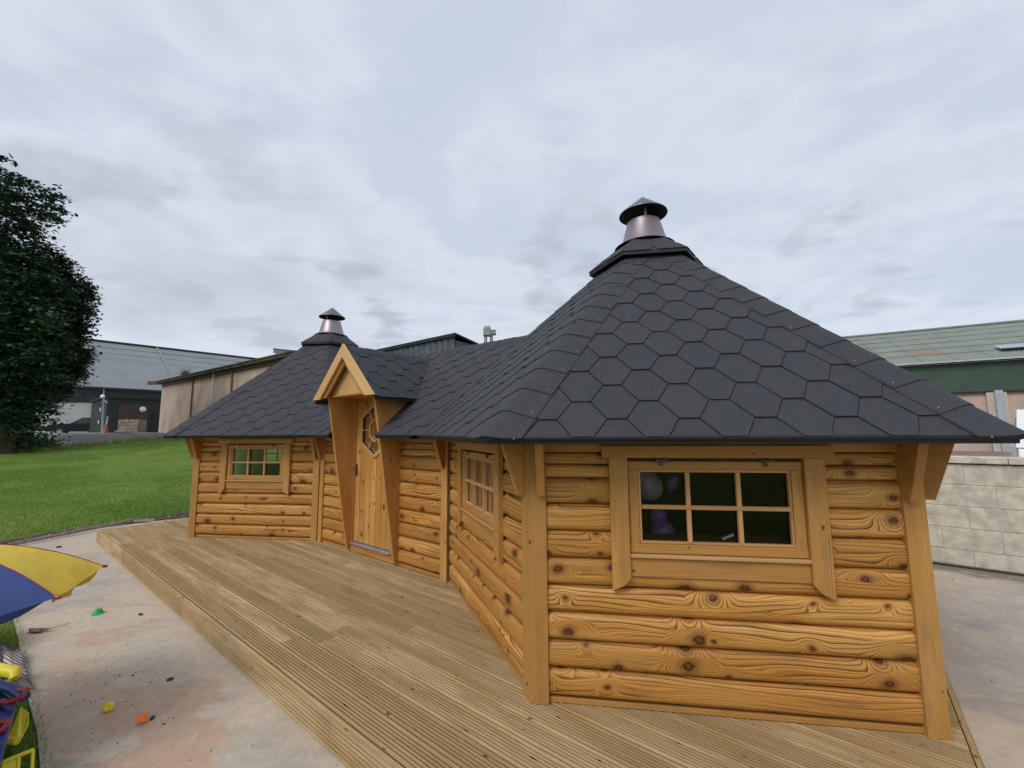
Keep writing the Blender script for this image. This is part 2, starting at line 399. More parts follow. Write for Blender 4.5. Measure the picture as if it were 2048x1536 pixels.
    def build(s, name, mat, parent=None, smooth=None, kind=None, label=None):
        me = bpy.data.meshes.new(name)
        org = V3(parent.matrix_world.translation) if parent is not None else None
        o = bpy.data.objects.new(name, me)
        root_loc = WORLD_LOC.get(parent.name, V3((0, 0, 0))) if parent is not None else V3((0, 0, 0))
        vs = s.v
        if parent is None and vs:      # origin at the base centre of the thing
            a = np.array(vs); root_loc = V3(((a[:, 0].min() + a[:, 0].max()) / 2, (a[:, 1].min() + a[:, 1].max()) / 2, a[:, 2].min()))
            o.location = root_loc
        me.from_pydata([(x - root_loc[0], y - root_loc[1], z - root_loc[2]) for x, y, z in vs], [], s.f)
        uvl = me.uv_layers.new(name='UVMap')
        if len(s.uv) == len(me.loops): uvl.data.foreach_set('uv', np.array(s.uv, dtype=np.float32).ravel())
        mats = mat if isinstance(mat, (list, tuple)) else [mat]
        for m_ in mats: me.materials.append(m_)
        if len(mats) > 1: me.polygons.foreach_set('material_index', s.mi)
        if smooth is not None:
            me.polygons.foreach_set('use_smooth', [True] * len(me.polygons))
            me.set_sharp_from_angle(angle=R(smooth))
        me.update()
        COL.objects.link(o)
        if parent is not None: o.parent = parent
        WORLD_LOC[o.name] = root_loc
        if kind: o['kind'] = kind
        if label: o['label'] = label
        return o
WORLD_LOC = {}
def empty(name, loc, label, cat, group=None):
    o = bpy.data.objects.new(name, None); o.location = loc; o.empty_display_size = 0.3; COL.objects.link(o)
    WORLD_LOC[o.name] = V3(loc); tag(o, label, cat, group); return o
def tag(o, label=None, cat=None, group=None, kind=None):
    if label: o['label'] = label
    if cat: o['category'] = cat
    if group: o['group'] = group
    if kind: o['kind'] = kind
    return o
def copy_tree(o, parent=None):
    c = o.copy(); COL.objects.link(c)
    WORLD_LOC[c.name] = WORLD_LOC.get(o.name, V3((0, 0, 0)))
    if parent: c.parent = parent
    for ch in list(o.children): copy_tree(ch, c)
    return c
X, Y, Z = V3((1, 0, 0)), V3((0, 1, 0)), V3((0, 0, 1))

# ------------------------------------------------------------------ site frame: a runs along the two joined pavilions, b towards the viewer's side
PSI = 2.4723
A = V3((math.cos(PSI), math.sin(PSI), 0)); B = V3((-math.sin(PSI), math.cos(PSI), 0))
O1 = V3((1.2532, 3.7896, 0)); SIDE = 1.879; APO = SIDE * math.sqrt(3) / 2
LINK = 2.4143; O2 = O1 + A * (LINK + 2 * APO)
def P(a, b, z=0.0): return O1 + A * a + B * b + Z * z
def loc_ab(x, y):
    q = V3((x, y, 0)) - O1; return q.dot(A), q.dot(B)
def corner(O, k, r=SIDE):
    an = PSI + R(30 + 60 * k); return O + V3((math.cos(an), math.sin(an), 0)) * r
GZ = -0.16

# ------------------------------------------------------------------ terrain and sheets
def sm(t): t = max(0.0, min(1.0, t)); return t * t * (3 - 2 * t)
def terrain_z(a, b):
    zc_ = 1.17 - 0.47 * sm((b + 1.5) / 4.6) - 0.25 * sm((b - 3) / 10)
    s = max(0.0, min(1.0, (a - 8.35) / 15.2)); z = -0.178 + (zc_ + 0.178) * (s * (1.35 - 0.35 * s))
    if a > 23.5: z = zc_ + (1.34 - zc_) * sm((a - 23.5) / 9)
    return z
def grid(a_list, b_list, zf, name, mat, kind='structure', dz=0.0):
    mb = MB(); nb = len(b_list)
    for a in a_list:
        for b in b_list: mb.v.append(tuple(P(a, b, zf(a, b) + dz)))
    for i in range(len(a_list) - 1):
        for j in range(nb - 1):
            mb.f.append((i * nb + j, (i + 1) * nb + j, (i + 1) * nb + j + 1, i * nb + j + 1))
            mb.mi.append(0); mb.uv += [(0, 0)] * 4
    o = mb.build(name, mat, smooth=60); o['kind'] = kind
    # faces must look up
    if o.data.polygons[0].normal.z < 0: o.data.flip_normals()
    return o
al = [-400, -150, -60, -20, 0, 4, 7, 8.2] + [8.35 + 0.4 * i for i in range(45)] + [27 + i for i in range(12)] + [45, 60, 90, 150, 300, 600]
bl = [-400, -150, -60, -30, -20, -14, -10, -7, -5] + [-4 + 0.5 * i for i in range(28)] + [11, 13, 16, 20, 30, 60, 150, 400]
grid(al, bl, terrain_z, 'ground', M_grass)

def patch(name, poly, z, mat, thick=0.0):
    """flat sheet from (a,b) outline"""
    mb = MB(); pts = [P(a, b, z) for a, b in poly]
    if (pts[1] - pts[0]).cross(pts[2] - pts[1]).z < 0: pts.reverse()
    mb.face(pts)
    if thick:
        for i in range(len(pts)):
            p, q = pts[i], pts[(i + 1) % len(pts)]
            mb.face([q, p, p - Z * thick, q - Z * thick])
    o = mb.build(name, mat); o['kind'] = 'structure'; return o
edge = []
for i in range(41):
    a = -9 + 17 * i / 40
    edge.append((a, 3.43 + 0.018 * mnoise.noise((a * 2.1, 0, 0)) + 0.006 * mnoise.noise((a * 14, 3, 0))))
slab = [(-9, -3.3), (8.05, -3.3), (8.25, 1.2), (8.42, 2.1), (8.30, 2.7), (8.02, 3.2)] + edge[::-1]
patch('concrete_slab', slab, GZ, M_conc, 0.012)
patch('yard_concrete', [(-60, -3.5), (20, -3.5), (20, -40), (-60, -40)], GZ - 0.008, M_conc)
# soil strip and debris between slab/deck and lawn
mb = MB()
sp = [(8.0, 3.42), (8.12, 3.1), (8.30, 2.6), (8.45, 2.1), (8.28, 1.2), (8.0, 0.3), (7.9, -1)]
sq = [(8.08, 3.55), (8.30, 3.2), (8.50, 2.65), (8.62, 2.1), (8.75, 1.2), (8.7, 0.3), (8.7, -1)]
for i in range(len(sp) - 1):
    mb.face([P(*sp[i], GZ + 0.008), P(*sp[i + 1], GZ + 0.008), P(*sq[i + 1], GZ + 0.03), P(*sq[i], GZ + 0.03)])
o = mb.build('soil_strip', M_soil, kind='structure')
if o.data.polygons[0].normal.z < 0: o.data.flip_normals()
# gravel bank beyond the lawn crest
ga = [22.2 + 0.8 * i for i in range(22)] + [42, 48, 56, 66]
gb = [-9 + 0.7 * i for i in range(16)]
def gz(a, b):
    e = min(1.0, max(0.0, (a - 22.6 - 1.0 * mnoise.noise((b * 0.6, 1, 0)) - (0.8 if b > 1 else 0)) / 1.2))
    return terrain_z(a, b) - 0.10 + 0.19 * sm(e) + 0.07 * mnoise.noise((a * 0.55, b * 0.55, 2)) * sm(e) - 0.12 * sm((a - 38) / 8) - 0.5 * sm((b - 1.0) / 2.0)
grid(ga, gb, gz, 'gravel_bank', M_gravel)
M_road = flat('pale_road', (0.42, 0.40, 0.37), 0.9, 0, 0.15, 0.6)
grid([26, 30, 34, 40, 50, 70, 120], [1.2, 3, 6, 12, 30, 60], terrain_z, 'access_road', M_road, dz=0.012)
grid([34, 38, 42, 50, 70, 120], [-60, -30, -12, -6, -2, 1.1], terrain_z, 'yard', M_road, dz=0.010)

def blades(name, n, fn, hmin, hmax, wd, label):
    V = np.zeros((n * 3, 3), dtype=np.float32); c = 0
    for _ in range(n):
        pt = fn()
        if pt is None: continue
        p = P(*pt); h = random.uniform(hmin, hmax); an = random.uniform(0, 6.28); dx, dy = math.cos(an) * wd, math.sin(an) * wd
        lx, ly = random.gauss(0, h * .45), random.gauss(0, h * .45)
        V[c * 3] = (p.x - dx, p.y - dy, p.z); V[c * 3 + 1] = (p.x + dx, p.y + dy, p.z); V[c * 3 + 2] = (p.x + lx, p.y + ly, p.z + h); c += 1
    V = V[:c * 3]; me = bpy.data.meshes.new(name)
    me.vertices.add(c * 3); me.vertices.foreach_set('co', V.ravel())
    me.loops.add(c * 3); me.loops.foreach_set('vertex_index', np.arange(c * 3, dtype=np.int32))
    me.polygons.add(c); me.polygons.foreach_set('loop_start', np.arange(0, c * 3, 3, dtype=np.int32))
    me.polygons.foreach_set('loop_total', np.full(c, 3, dtype=np.int32)); me.update(calc_edges=True); me.validate()
    me.materials.append(M_blade); o = bpy.data.objects.new(name, me); COL.objects.link(o)
    tag(o, label, 'grass', kind='stuff'); return o
def f_near():
    a = random.uniform(0.9, 5.2); b = 3.40 + random.uniform(0, 1) ** 1.3 * 1.3
    if b < 3.45 and random.random() < 0.6: return None
    return (a, b, -0.178)
blades('verge_grass', 42000, f_near, 0.02, 0.06, 0.0022, 'strip of rough green grass beside the concrete slab under the toys')
def f_lawn():
    a = 8.1 + (random.random() ** 1.7) * 13; b = random.uniform(-4.5, 7.5)
    if a < 8.72 and b < 2.7: return None
    if a < 8.72 and b < 3.35 and a < 8.35 + (3.35 - b) * 0.6: return None
    return (a, b, terrain_z(a, b) - 0.002)
blades('lawn_grass', 170000, f_lawn, 0.018, 0.045, 0.005, 'short mown green lawn sloping up behind the concrete slab')

# timber edging boards at the foot of the lawn
t = empty('lawn_edging', P(8.0, 2.6, GZ), 'weathered timber edging board lying along the foot of the lawn', 'edging board')
M_edge = flat('weathered_timber', (0.30, 0.27, 0.22), 0.85, 0, 0.3, 18, 0.4)
for (p, q, zz) in (((7.57, 3.62), (8.42, 1.98), 0.05), ((8.44, 1.96), (8.16, 1.72), 0.04)):
    p3, q3 = P(*p, GZ + 0.015), P(*q, GZ + 0.03); u = (q3 - p3).normalized(); nn = Z.cross(u).normalized(); vv = u.cross(nn)
    mb = MB(); mb.box(p3, u, nn, Z, 0, (q3 - p3).length, -0.014, 0.014, 0, zz, 0.003); mb.build('board', M_edge, t)

# ------------------------------------------------------------------ timber deck
deck = empty('timber_deck', P(2.8, 0.4, GZ), 'low grooved timber deck running around the front of the log cabin', 'deck')
PITCH = 0.1425; NG = 7
prof = [(0, -0.028), (PITCH - 0.008, -0.028), (PITCH - 0.008, -0.004), (PITCH - 0.009, 0.0)]
gw = (PITCH - 0.008 - 0.008) / NG
top = []
for i in range(NG):
    v0 = PITCH - 0.008 - 0.004 - gw * i
    if i > 0: top += [(v0 - gw * 0.05, 0.0)]
    if i < NG - 1: top += [(v0 - gw * 0.56, 0.0), (v0 - gw * 0.64, -0.008), (v0 - gw * 0.94, -0.008)]
prof += top + [(0.003, 0.0), (0, -0.004)]
row = 0; b_top = 2.535
rngd = random.Random(3)
while b_top > -2.2:
    b0 = b_top - PITCH
    a = -1.68; first = True
    while a < 7.15:
        L_ = rngd.uniform(0.9, 3.6) if first else rngd.choice([2.4, 3.0, 3.6])
        first = False
        a1 = min(a + L_, 7.2)
        if 7.2 - a1 < 0.5: a1 = 7.2
        mb = MB(); tilt = rngd.uniform(-0.0012, 0.0012)
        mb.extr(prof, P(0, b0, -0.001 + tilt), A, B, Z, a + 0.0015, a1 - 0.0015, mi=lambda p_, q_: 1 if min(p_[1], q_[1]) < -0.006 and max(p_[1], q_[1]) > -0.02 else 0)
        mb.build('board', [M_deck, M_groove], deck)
        a = a1
    b_top -= PITCH; row += 1
def fascia(p, q, nrm, z0, z1, nm='fascia_board'):
    u = (q - p).normalized(); mb = MB()
    L_ = (q - p).length
    pr = [(z0, 0), (z1, 0), (z1, 0.021), (z1 - 0.004, 0.025)]; ng_ = 6; g_ = (z1 - z0 - 0.03) / ng_
    for i in range(ng_):
        t0 = z1 - 0.024 - g_ * i; pr += [(t0, 0.025), (t0 - 0.001, 0.0205), (t0 - g_ * 0.28, 0.0205), (t0 - g_ * 0.34, 0.025)]
    pr += [(z0 + 0.003, 0.025), (z0, 0.022)]
    x = 0
    while x < L_ - 0.01:
        x1 = min(L_, x + rngd.choice([2.4, 3.0, 3.6]))
        if L_ - x1 < 0.6: x1 = L_
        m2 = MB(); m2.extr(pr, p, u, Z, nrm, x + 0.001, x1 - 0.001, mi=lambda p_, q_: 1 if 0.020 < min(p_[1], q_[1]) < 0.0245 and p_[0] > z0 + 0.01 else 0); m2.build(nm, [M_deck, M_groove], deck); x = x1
fascia(P(-1.68, 2.537), P(7.2, 2.537), B, GZ + 0.004, -0.004)
fascia(P(7.202, 2.56), P(7.202, -2.2), A, GZ + 0.004, -0.004)
fascia(P(-1.684, 2.56), P(-1.684, -2.2), -A, GZ + 0.004, -0.004)
mb = MB(); mb.box(P(0, 0, 0), A, B, Z, -1.66, 7.18, -2.15, 2.52, GZ + 0.006, -0.035); mb.build('frame', M_gap, deck)

# ------------------------------------------------------------------ log cabin
cabin = empty('log_cabin', P(2.834, 0, 0), 'double hexagonal pine log cabin with dark hexagon shingle roofs and an arched central porch', 'cabin')
COURSE = [0.030, 0.167, 0.303, 0.440, 0.576, 0.713, 0.852, 0.990, 1.127, 1.198, 1.265]
def logprof(z0, z1, nmax=-0.006, nval=-0.036):
    h = z1 - z0; pts = [(z0 + 0.001, nval - 0.012)]; K = 9
    for i in range(K + 1):
        t_ = i / K; x = 2 * t_ - 1
        e = (1 - abs(x) ** 3.8) ** 0.5 if abs(x) < 1 else 0
        depth = min(1.0, h / 0.12)
        pts.append((z0 + 0.0015 + (h - 0.003) * t_, nval + (nmax - nval) * e * (0.45 + 0.55 * depth) if depth < 1 else nval + (nmax - nval) * e))
    pts.append((z1 - 0.001, nval - 0.012))
    return [(v, n) for v, n in pts][::-1]
class Wall:
    def __init__(s, p, q, outward):
        s.p = V3(p); s.U = (V3(q) - s.p).normalized(); s.L = (V3(q) - s.p).length
        n = V3((s.U.y, -s.U.x, 0)); s.N = n if n.dot(outward) > 0 else -n
def build_wall(W, window=None, door=None, pL=0.09, pR=0.09, vis=True):
    p, U, N, L_ = W.p, W.U, W.N, W.L
    mb = MB()      # backing panel with opening
    def slab(u0, u1, z0, z1): mb.box(p, U, Z, N, u0, u1, z0, z1, -0.075, -0.058)
    holes = window or door
    if holes:
        h = holes
        slab(0.03, h[0], 0, 1.32); slab(h[1], L_ - 0.03, 0, 1.32)
        if h[2] > 0.01: slab(h[0], h[1], 0, h[2])
        if h[3] < 1.3: slab(h[0], h[1], h[3], 1.32)
    else: slab(0.03, L_ - 0.03, 0, 1.32)
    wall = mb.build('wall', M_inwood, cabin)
    segs_all = [(pL, L_ - pR)]
    for i in range(len(COURSE) - 1):
        z0, z1 = COURSE[i], COURSE[i + 1]; zc_ = (z0 + z1) / 2
        segs = segs_all
        if holes and h[2] - 0.02 < zc_ < h[3] + 0.03: segs = [(pL, h[0] - 0.004), (h[1] + 0.004, L_ - pR)]
        for (u0, u1) in segs:
            if u1 - u0 < 0.02: continue
            mb = MB(); mb.extr(logprof(z0, z1), p, U, Z, N, u0 + 0.002, u1 - 0.002)
            mb.build('log', M_log, wall, smooth=50)
    # plinth and top plate
    if not door:
        mb = MB(); mb.box(p, U, Z, N, 0.02, L_ - 0.02, 0.002, 0.027, -0.06, -0.018, 0.002); mb.build('base_rail', M_trim, wall)
        mb = MB(); mb.box(p, U, Z, N, pL, L_ - pR, 1.267, 1.318, -0.055, -0.004, 0.003); mb.build('top_rail', M_board, wall)
    return wall
def window_on(W, balloons=False):
    """six-pane window with its casing; u runs from the corner, symmetric about the wall centre"""
    p, U, N = W.p, W.U, W.N; c = W.L / 2
    S = lambda mb, u0, u1, z0, z1, n0, n1, ch=0.003, **k: mb.box(p, U, Z, N, u0, u1, z0, z1, n0, n1, ch, **k)
    Sv = lambda mb, u0, u1, z0, z1, n0, n1, ch=0.003, **k: mb.box(p, Z, U, N, z0, z1, u0, u1, n0, n1, ch, **k)
    # sash = window body
    mb = MB(); fL, fR, gL, gR = c - 0.418, c + 0.418, c - 0.368, c + 0.368
    S(mb, fL, fR, 1.176, 1.219, -0.05, 0.004); S(mb, fL, fR, 0.757, 0.803, -0.05, 0.004)
    Sv(mb, fL, gL, 0.8035, 1.1755, -0.05, 0.003); Sv(mb, gR, fR, 0.8035, 1.1755, -0.05, 0.003)
    win = mb.build('window', M_trim, cabin)
    # inner beading
    for a_ in ((gL, gR, 1.163, 1.1755), (gL, gR, 0.8035, 0.815)):
        mb = MB(); S(mb, *a_, -0.028, -0.006, 0.002); mb.build('bead', M_sash, win)
    for a_ in ((gL, gL + 0.012), (gR - 0.012, gR)):
        mb = MB(); Sv(mb, *a_, 0.8155, 1.1625, -0.028, -0.006, 0.002); mb.build('bead', M_sash, win)
    for x in (c - 0.122, c + 0.122):
        mb = MB(); Sv(mb, x - 0.0105, x + 0.0105, 0.8155, 1.1625, -0.026, -0.002, 0.002); mb.build('glazing_bar', M_sash, win)
    mb = MB(); S(mb, gL + 0.0125, gR - 0.0125, 0.976, 0.996, -0.027, 0.0005, 0.002); mb.build('glazing_bar', M_sash, win)
    for i in range(3):
        x0 = [gL + 0.0, c - 0.122, c + 0.122][i]; x1 = [c - 0.122, c + 0.122, gR][i]
        for (z0, z1) in ((0.806, 0.986), (0.986, 1.172)):
            mb = MB(); mb.face([p + U * x0 + Z * z0 - N * 0.032, p + U * x1 + Z * z0 - N * 0.032, p + U * x1 + Z * z1 - N * 0.032, p + U * x0 + Z * z1 - N * 0.032]); mb.build('pane', M_glass, win)
    # casing
    S(m_ := MB(), c - 0.552, c + 0.552, 1.238, 1.302, -0.012, 0.034, 0.004); m_.build('head_board', M_board, win)
    for sg in (-1, 1):
        mb = MB(); x0, x1 = (c - 0.515, c - 0.422) if sg < 0 else (c + 0.422, c + 0.515)
        xi = x1 if sg < 0 else x0
        cut = lambda v, n, xi=xi: 0.062 * max(0.0, 1 - abs(v - xi) / 0.055)
        mb.extr([(x0 + .003, -0.012), (x1 - .003, -0.012), (x1, -0.009), (x1, 0.022), (x1 - 0.003, 0.025), ((x0 + x1) / 2 + (0.012 if sg < 0 else -0.012), 0.025), (x0 + .003, 0.025), (x0, 0.022), (x0, -0.009)], p, Z, U, N, 0.578, 1.236, c0=cut)
        jb = mb.build('jamb_board', M_trim, win)
        for zz in (0.70, 0.93, 1.20):
            for xx in (x0 + 0.014, x1 - 0.014):
                nb_ = MB(); nb_.lathe(p + U * xx + Z * zz + N * 0.0248, [(0.0003, 0.0012), (0.0028, 0.0008), (0.0032, -0.001)], 6, axis=tuple(N)); nb_.build('nail', M_hinge, jb)
    mb = MB(); S(mb, c - 0.42, c + 0.42, 0.640, 0.735, -0.03, 0.006, 0.004); mb.build('sill_board', M_trim, win)
    mb = MB(); S(mb, c - 0.42, c + 0.42, 0.737, 0.754, -0.04, 0.024, 0.003); mb.build('sill_strip', M_sash, win)
    for x in (c - 0.25, c + 0.25):
        mb = MB(); S(mb, x - 0.028, x + 0.028, 1.221, 1.231, 0.004, 0.03, 0.001)
        mb.tube([p + U * (x - 0.012) + Z * 1.226 + N * 0.03, p + U * (x + 0.012) + Z * 1.226 + N * 0.03], 0.007, 8)
        S(mb, x - 0.009, x + 0.009, 1.196, 1.222, 0.005, 0.014, 0.001)
        mb.build('hinge', M_hinge, win)
    return win
def post_v(O, k, z1=1.318):
    """angle post wrapping a convex corner"""
    c = corner(O, k); u1 = (corner(O, k - 1) - c).normalized(); u2 = (corner(O, k + 1) - c).normalized()
    n1 = (corner(O, k) + corner(O, k - 1)) / 2 - O; n1.normalize(); n2 = (corner(O, k) + corner(O, k + 1)) / 2 - O; n2.normalize()
    o_ = c + (c - O).normalized() * 0.006
    tips = [o_, o_ + u1 * 0.094, o_ + u1 * 0.094 - n1 * 0.05, c + (O - c).normalized() * 0.058, o_ + u2 * 0.094 - n2 * 0.05, o_ + u2 * 0.094]
    prof_ = [((t_ - o_).x, (t_ - o_).y) for t_ in tips]
    # orient
    ar = sum(prof_[i][0] * prof_[(i + 1) % 6][1] - prof_[(i + 1) % 6][0] * prof_[i][1] for i in range(6))
    if ar < 0: prof_ = [prof_[0]] + prof_[1:][::-1]
    mb = MB(); mb.extr(prof_, V3((o_.x, o_.y, 0)), Z, X, Y, 0.0, z1)
    post = mb.build('corner_post', M_trim, cabin)
    for (uu, nn) in ((u1, n1), (u2, n2)): fin(o_ + uu * 0.070, uu, nn, post)
def fin(c0, uu, nn, par, ptop=0.128, pbot=0.040):
    """tapered bracket board standing out under the eave"""
    mb = MB(); c0 = V3((c0.x, c0.y, 0))
    mb.extr([(0.001, 1.040), (pbot, 1.040), (ptop, 1.312), (0.001, 1.312)], c0, uu, nn, Z, -0.021, 0.021)
    # grain should run down the bracket
    for i in range(len(mb.uv)): mb.uv[i] = (mb.uv[i][1], mb.uv[i][0] * 0.3)
    mb.build('bracket', M_board, par)

def wall_k(O, k0, k1, **kw):
    p, q = corner(O, k0), corner(O, k1); W = Wall(p, q, (p + q) / 2 - O); build_wall(W, **kw); return W
WH = lambda: (SIDE / 2 - 0.418, SIDE / 2 + 0.418, 0.757, 1.219)
W_AB = wall_k(O1, 1, 2, window=WH()); window_on(W_AB)
W_AC = wall_k(O1, 1, 0, window=WH(), pR=0.03); window_on(W_AC)
W_DE = wall_k(O2, 2, 1, window=WH()); window_on(W_DE)
wall_k(O1, 2, 3); wall_k(O1, 3, 4); wall_k(O1, 4, 5, pR=0.03)
wall_k(O2, 1, 0); W_b = wall_k(O2, 0, 5, window=WH()); window_on(W_b); wall_k(O2, 5, 4); wall_k(O2, 4, 3, pR=0.03)
for k in (1, 2, 3, 4): post_v(O1, k)
for k in (0, 1, 4, 5): post_v(O2, k)
# link walls: front (with door opening) and back
cA, cB = SIDE / 2, -SIDE / 2
a0, a1 = APO, APO + LINK
W_CD = Wall(P(a0, cA), P(a1, cA), B)
DOOR = (2.52 - a0, 3.285 - a0, 0.0, 1.40)
build_wall(W_CD, door=DOOR, pL=0.10, pR=0.10)
W_bk = Wall(P(a0, cB), P(a1, cB), -B); build_wall(W_bk)
def flat_post(W, u0, u1, finu=None, fwd=None):
    mb = MB(); mb.box(W.p, Z, W.U, W.N, 0.0, 1.318, u0, u1, -0.055, 0.010, 0.003)
    po = mb.build('corner_post', M_trim, cabin)
    if finu is not None: fin(W.p + W.U * finu + W.N * 0.010, W.U, W.N, po)
flat_post(W_CD, 0.012, 0.100, 0.062); flat_post(W_CD, LINK - 0.100, LINK - 0.012, LINK - 0.06)
flat_post(W_DE, 0.010, 0.098, 0.060)
# rail segments of the front link wall beside the door
for (u0, u1) in ((0.02, DOOR[0] - 0.03), (DOOR[1] + 0.03, LINK - 0.02)):
    mb = MB(); mb.box(W_CD.p, W_CD.U, Z, W_CD.N, u0, u1, 0.002, 0.027, -0.06, -0.018, 0.002); mb.build('base_rail', M_trim, cabin)
    mb = MB(); mb.box(W_CD.p, W_CD.U, Z, W_CD.N, max(u0, 0.1), min(u1, LINK - 0.1), 1.267, 1.318, -0.055, -0.004, 0.003); mb.build('top_rail', M_board, cabin)
# floors inside
def hexpts(O, r, z): return [corner(O, k, r) + Z * z for k in range(6)]
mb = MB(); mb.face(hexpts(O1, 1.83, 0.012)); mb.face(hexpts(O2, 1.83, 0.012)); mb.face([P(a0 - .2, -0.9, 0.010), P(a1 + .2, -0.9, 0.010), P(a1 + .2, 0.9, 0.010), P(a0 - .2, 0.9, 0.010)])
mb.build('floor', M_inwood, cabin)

# --- door
DA0, DA1, DZ0, DZ1 = 2.535, 3.275, 0.115, 1.790
dn = 0.905            # b of the door face
def dbox(mb, a_0, a_1, z_0, z_1, b_0, b_1, ch=0.003, vert=True, **k):
    if vert: mb.box(P(0, 0, 0), Z, A, B, z_0, z_1, a_0, a_1, b_0, b_1, ch, **k)
    else: mb.box(P(0, 0, 0), A, Z, B, a_0, a_1, z_0, z_1, b_0, b_1, ch, **k)
HC = ((DA0 + DA1) / 2, 1.40); HR = 0.292
def hexd(r, c=HC, sq=1.0): return [(c[0] + r * sq * math.sin(R(60 * k)), c[1] + r * math.cos(R(60 * k))) for k in range(6)]
# leaf: one sheet with the hexagonal opening, planks in front of it
def poly_clip(poly, nx, ny, d):
    """keep nx*x+ny*y<=d"""
    out_ = []
    for i in range(len(poly)):
        p_, q_ = poly[i], poly[(i + 1) % len(poly)]; fp = nx * p_[0] + ny * p_[1] - d; fq = nx * q_[0] + ny * q_[1] - d
        if fp <= 0: out_.append(p_)
        if (fp < 0 < fq) or (fq < 0 < fp):
            t_ = fp / (fp - fq); out_.append((p_[0] + (q_[0] - p_[0]) * t_, p_[1] + (q_[1] - p_[1]) * t_))
    return out_
def outside_hex(poly, hx):
    """split a convex polygon into convex pieces outside a convex hexagon"""
    res_ = []; rest = poly; n = len(hx); cx = sum(h[0] for h in hx) / n; cy = sum(h[1] for h in hx) / n
    for i in range(n):
        p_, q_ = hx[i], hx[(i + 1) % n]; nx, ny = q_[1] - p_[1], -(q_[0] - p_[0])
        if nx * (cx - p_[0]) + ny * (cy - p_[1]) > 0: nx, ny = -nx, -ny
        d_ = nx * p_[0] + ny * p_[1]
        outp = poly_clip(rest, -nx, -ny, -d_)
        if len(outp) > 2: res_.append(outp)
        rest = poly_clip(rest, nx, ny, d_)
        if len(rest) < 3: break
    return res_
HX = hexd(HR)
mb = MB()
for pc in outside_hex([(DA0, DZ0), (DA1, DZ0), (DA1, DZ1), (DA0, DZ1)], HX):
    mb.extr(pc, P(0, 0, 0), B, A, Z, dn - 0.04, dn - 0.012, caps=True)
door = mb.build('door', M_gap, cabin)
np_ = 7; pw = (DA1 - DA0) / np_
for i in range(np_):
    x0, x1 = DA0 + i * pw + 0.003, DA0 + (i + 1) * pw - 0.003
    uo = (random.uniform(0, 40), random.uniform(0, 40)); halves = {0: MB(), 1: MB()}
    for pc in outside_hex([(x0, DZ0 + 0.003), (x1, DZ0 + 0.003), (x1, DZ1 - 0.003), (x0, DZ1 - 0.003)], HX):
        full = not any(HX[3][1] < 0 for _ in (0,)) and (x1 < HX[4][0] or x0 > HX[1][0] or x1 < HX[5][0])
        mb = halves[0] if (full or sum(p_[1] for p_ in pc) / len(pc) < HC[1] or x1 < min(h_[0] for h_ in HX) or (x0 < min(h_[0] for h_ in HX) < x1) or (x0 < max(h_[0] for h_ in HX) < x1) or x0 > max(h_[0] for h_ in HX)) else halves[1]
        st = len(mb.uv); mb.extr(pc, P(0, 0, 0), B, A, Z, dn - 0.0115, dn)
        vsq = [V3(mb.v[vi]) for f_ in mb.f[len(mb.f) - (len(pc) + 2):] for vi in f_]
        mb.uv[st:] = [(uo[0] + v.z, uo[1] + (v - O1).dot(A)) for v in vsq]
    for mb in halves.values():
        if mb.v: mb.build('plank', M_door, door)
# hexagonal moulding, glass, lattice
def bar2(p_, q_, wd, b_0, b_1, nm, mat, par, ext=0.0):
    p3 = P(p_[0], 0, p_[1]); q3 = P(q_[0], 0, q_[1]); u = (q3 - p3).normalized(); v = B.cross(u)
    mb = MB(); mb.box(p3, u, v, B, -ext, (q3 - p3).length + ext, -wd / 2, wd / 2, b_0, b_1, 0.002); return mb.build(nm, mat, par)
HO = hexd(HR + 0.012); HI = hexd(0.135, sq=0.9)
for i in range(6):
    bar2(HO[i], HO[(i + 1) % 6], 0.040, dn - 0.006, dn + 0.014, 'moulding', M_sash, door, 0.008)
    bar2(HI[i], HI[(i + 1) % 6], 0.013, dn - 0.018, dn + 0.002, 'lattice_bar', M_barge, door, 0.003)
    mo = ((HO[i][0] + HO[(i + 1) % 6][0]) / 2, (HO[i][1] + HO[(i + 1) % 6][1]) / 2)
    mi_ = ((HI[i][0] + HI[(i + 1) % 6][0]) / 2, (HI[i][1] + HI[(i + 1) % 6][1]) / 2)
    bar2(mi_, mo, 0.012, dn - 0.017, dn + 0.001, 'lattice_bar', M_barge, door)
mb = MB(); mb.extr(hexd(HR + 0.004), P(0, 0, 0), B, A, Z, dn - 0.026, dn - 0.022); mb.build('pane', M_glass, door)
mb = MB(); dbox(mb, 2.86, 2.95, 1.728, 1.752, dn, dn + 0.006, 0.001, vert=False); mb.build('vent_plate', flat('brass_dull', (0.13, 0.10, 0.06), 0.5, 0.3), door)
mb = MB(); dbox(mb, 3.228, 3.262, 0.86, 1.00, dn, dn + 0.006, 0.001)
mb.tube([P(3.245, dn + 0.004, 0.95), P(3.245, dn + 0.045, 0.95), P(3.165, dn + 0.048, 0.945)], 0.007, 8)
mb.build('handle', M_hinge, door)
mb = MB(); dbox(mb, 2.51, 3.30, 0.088, 0.110, 0.86, 0.955, 0.003, vert=False); mb.build('threshold', M_sill, cabin)
mb = MB(); dbox(mb, 2.44, 3.31, 0.002, 0.086, 0.86, 0.932, 0.006, vert=False); mb.build('riser', M_log, cabin)
for (x0, x1) in ((DA0 - 0.04, DA0 - 0.003), (DA1 + 0.003, DA1 + 0.035)):
    mb = MB(); dbox(mb, x0, x1, 0.09, 1.83, 0.84, 0.925); mb.build('door_frame', M_door, cabin)
mb = MB(); dbox(mb, DA0 - 0.04, DA1 + 0.035, 1.795, 1.84, 0.84, 0.924, vert=False); mb.build('door_frame', M_door, cabin)
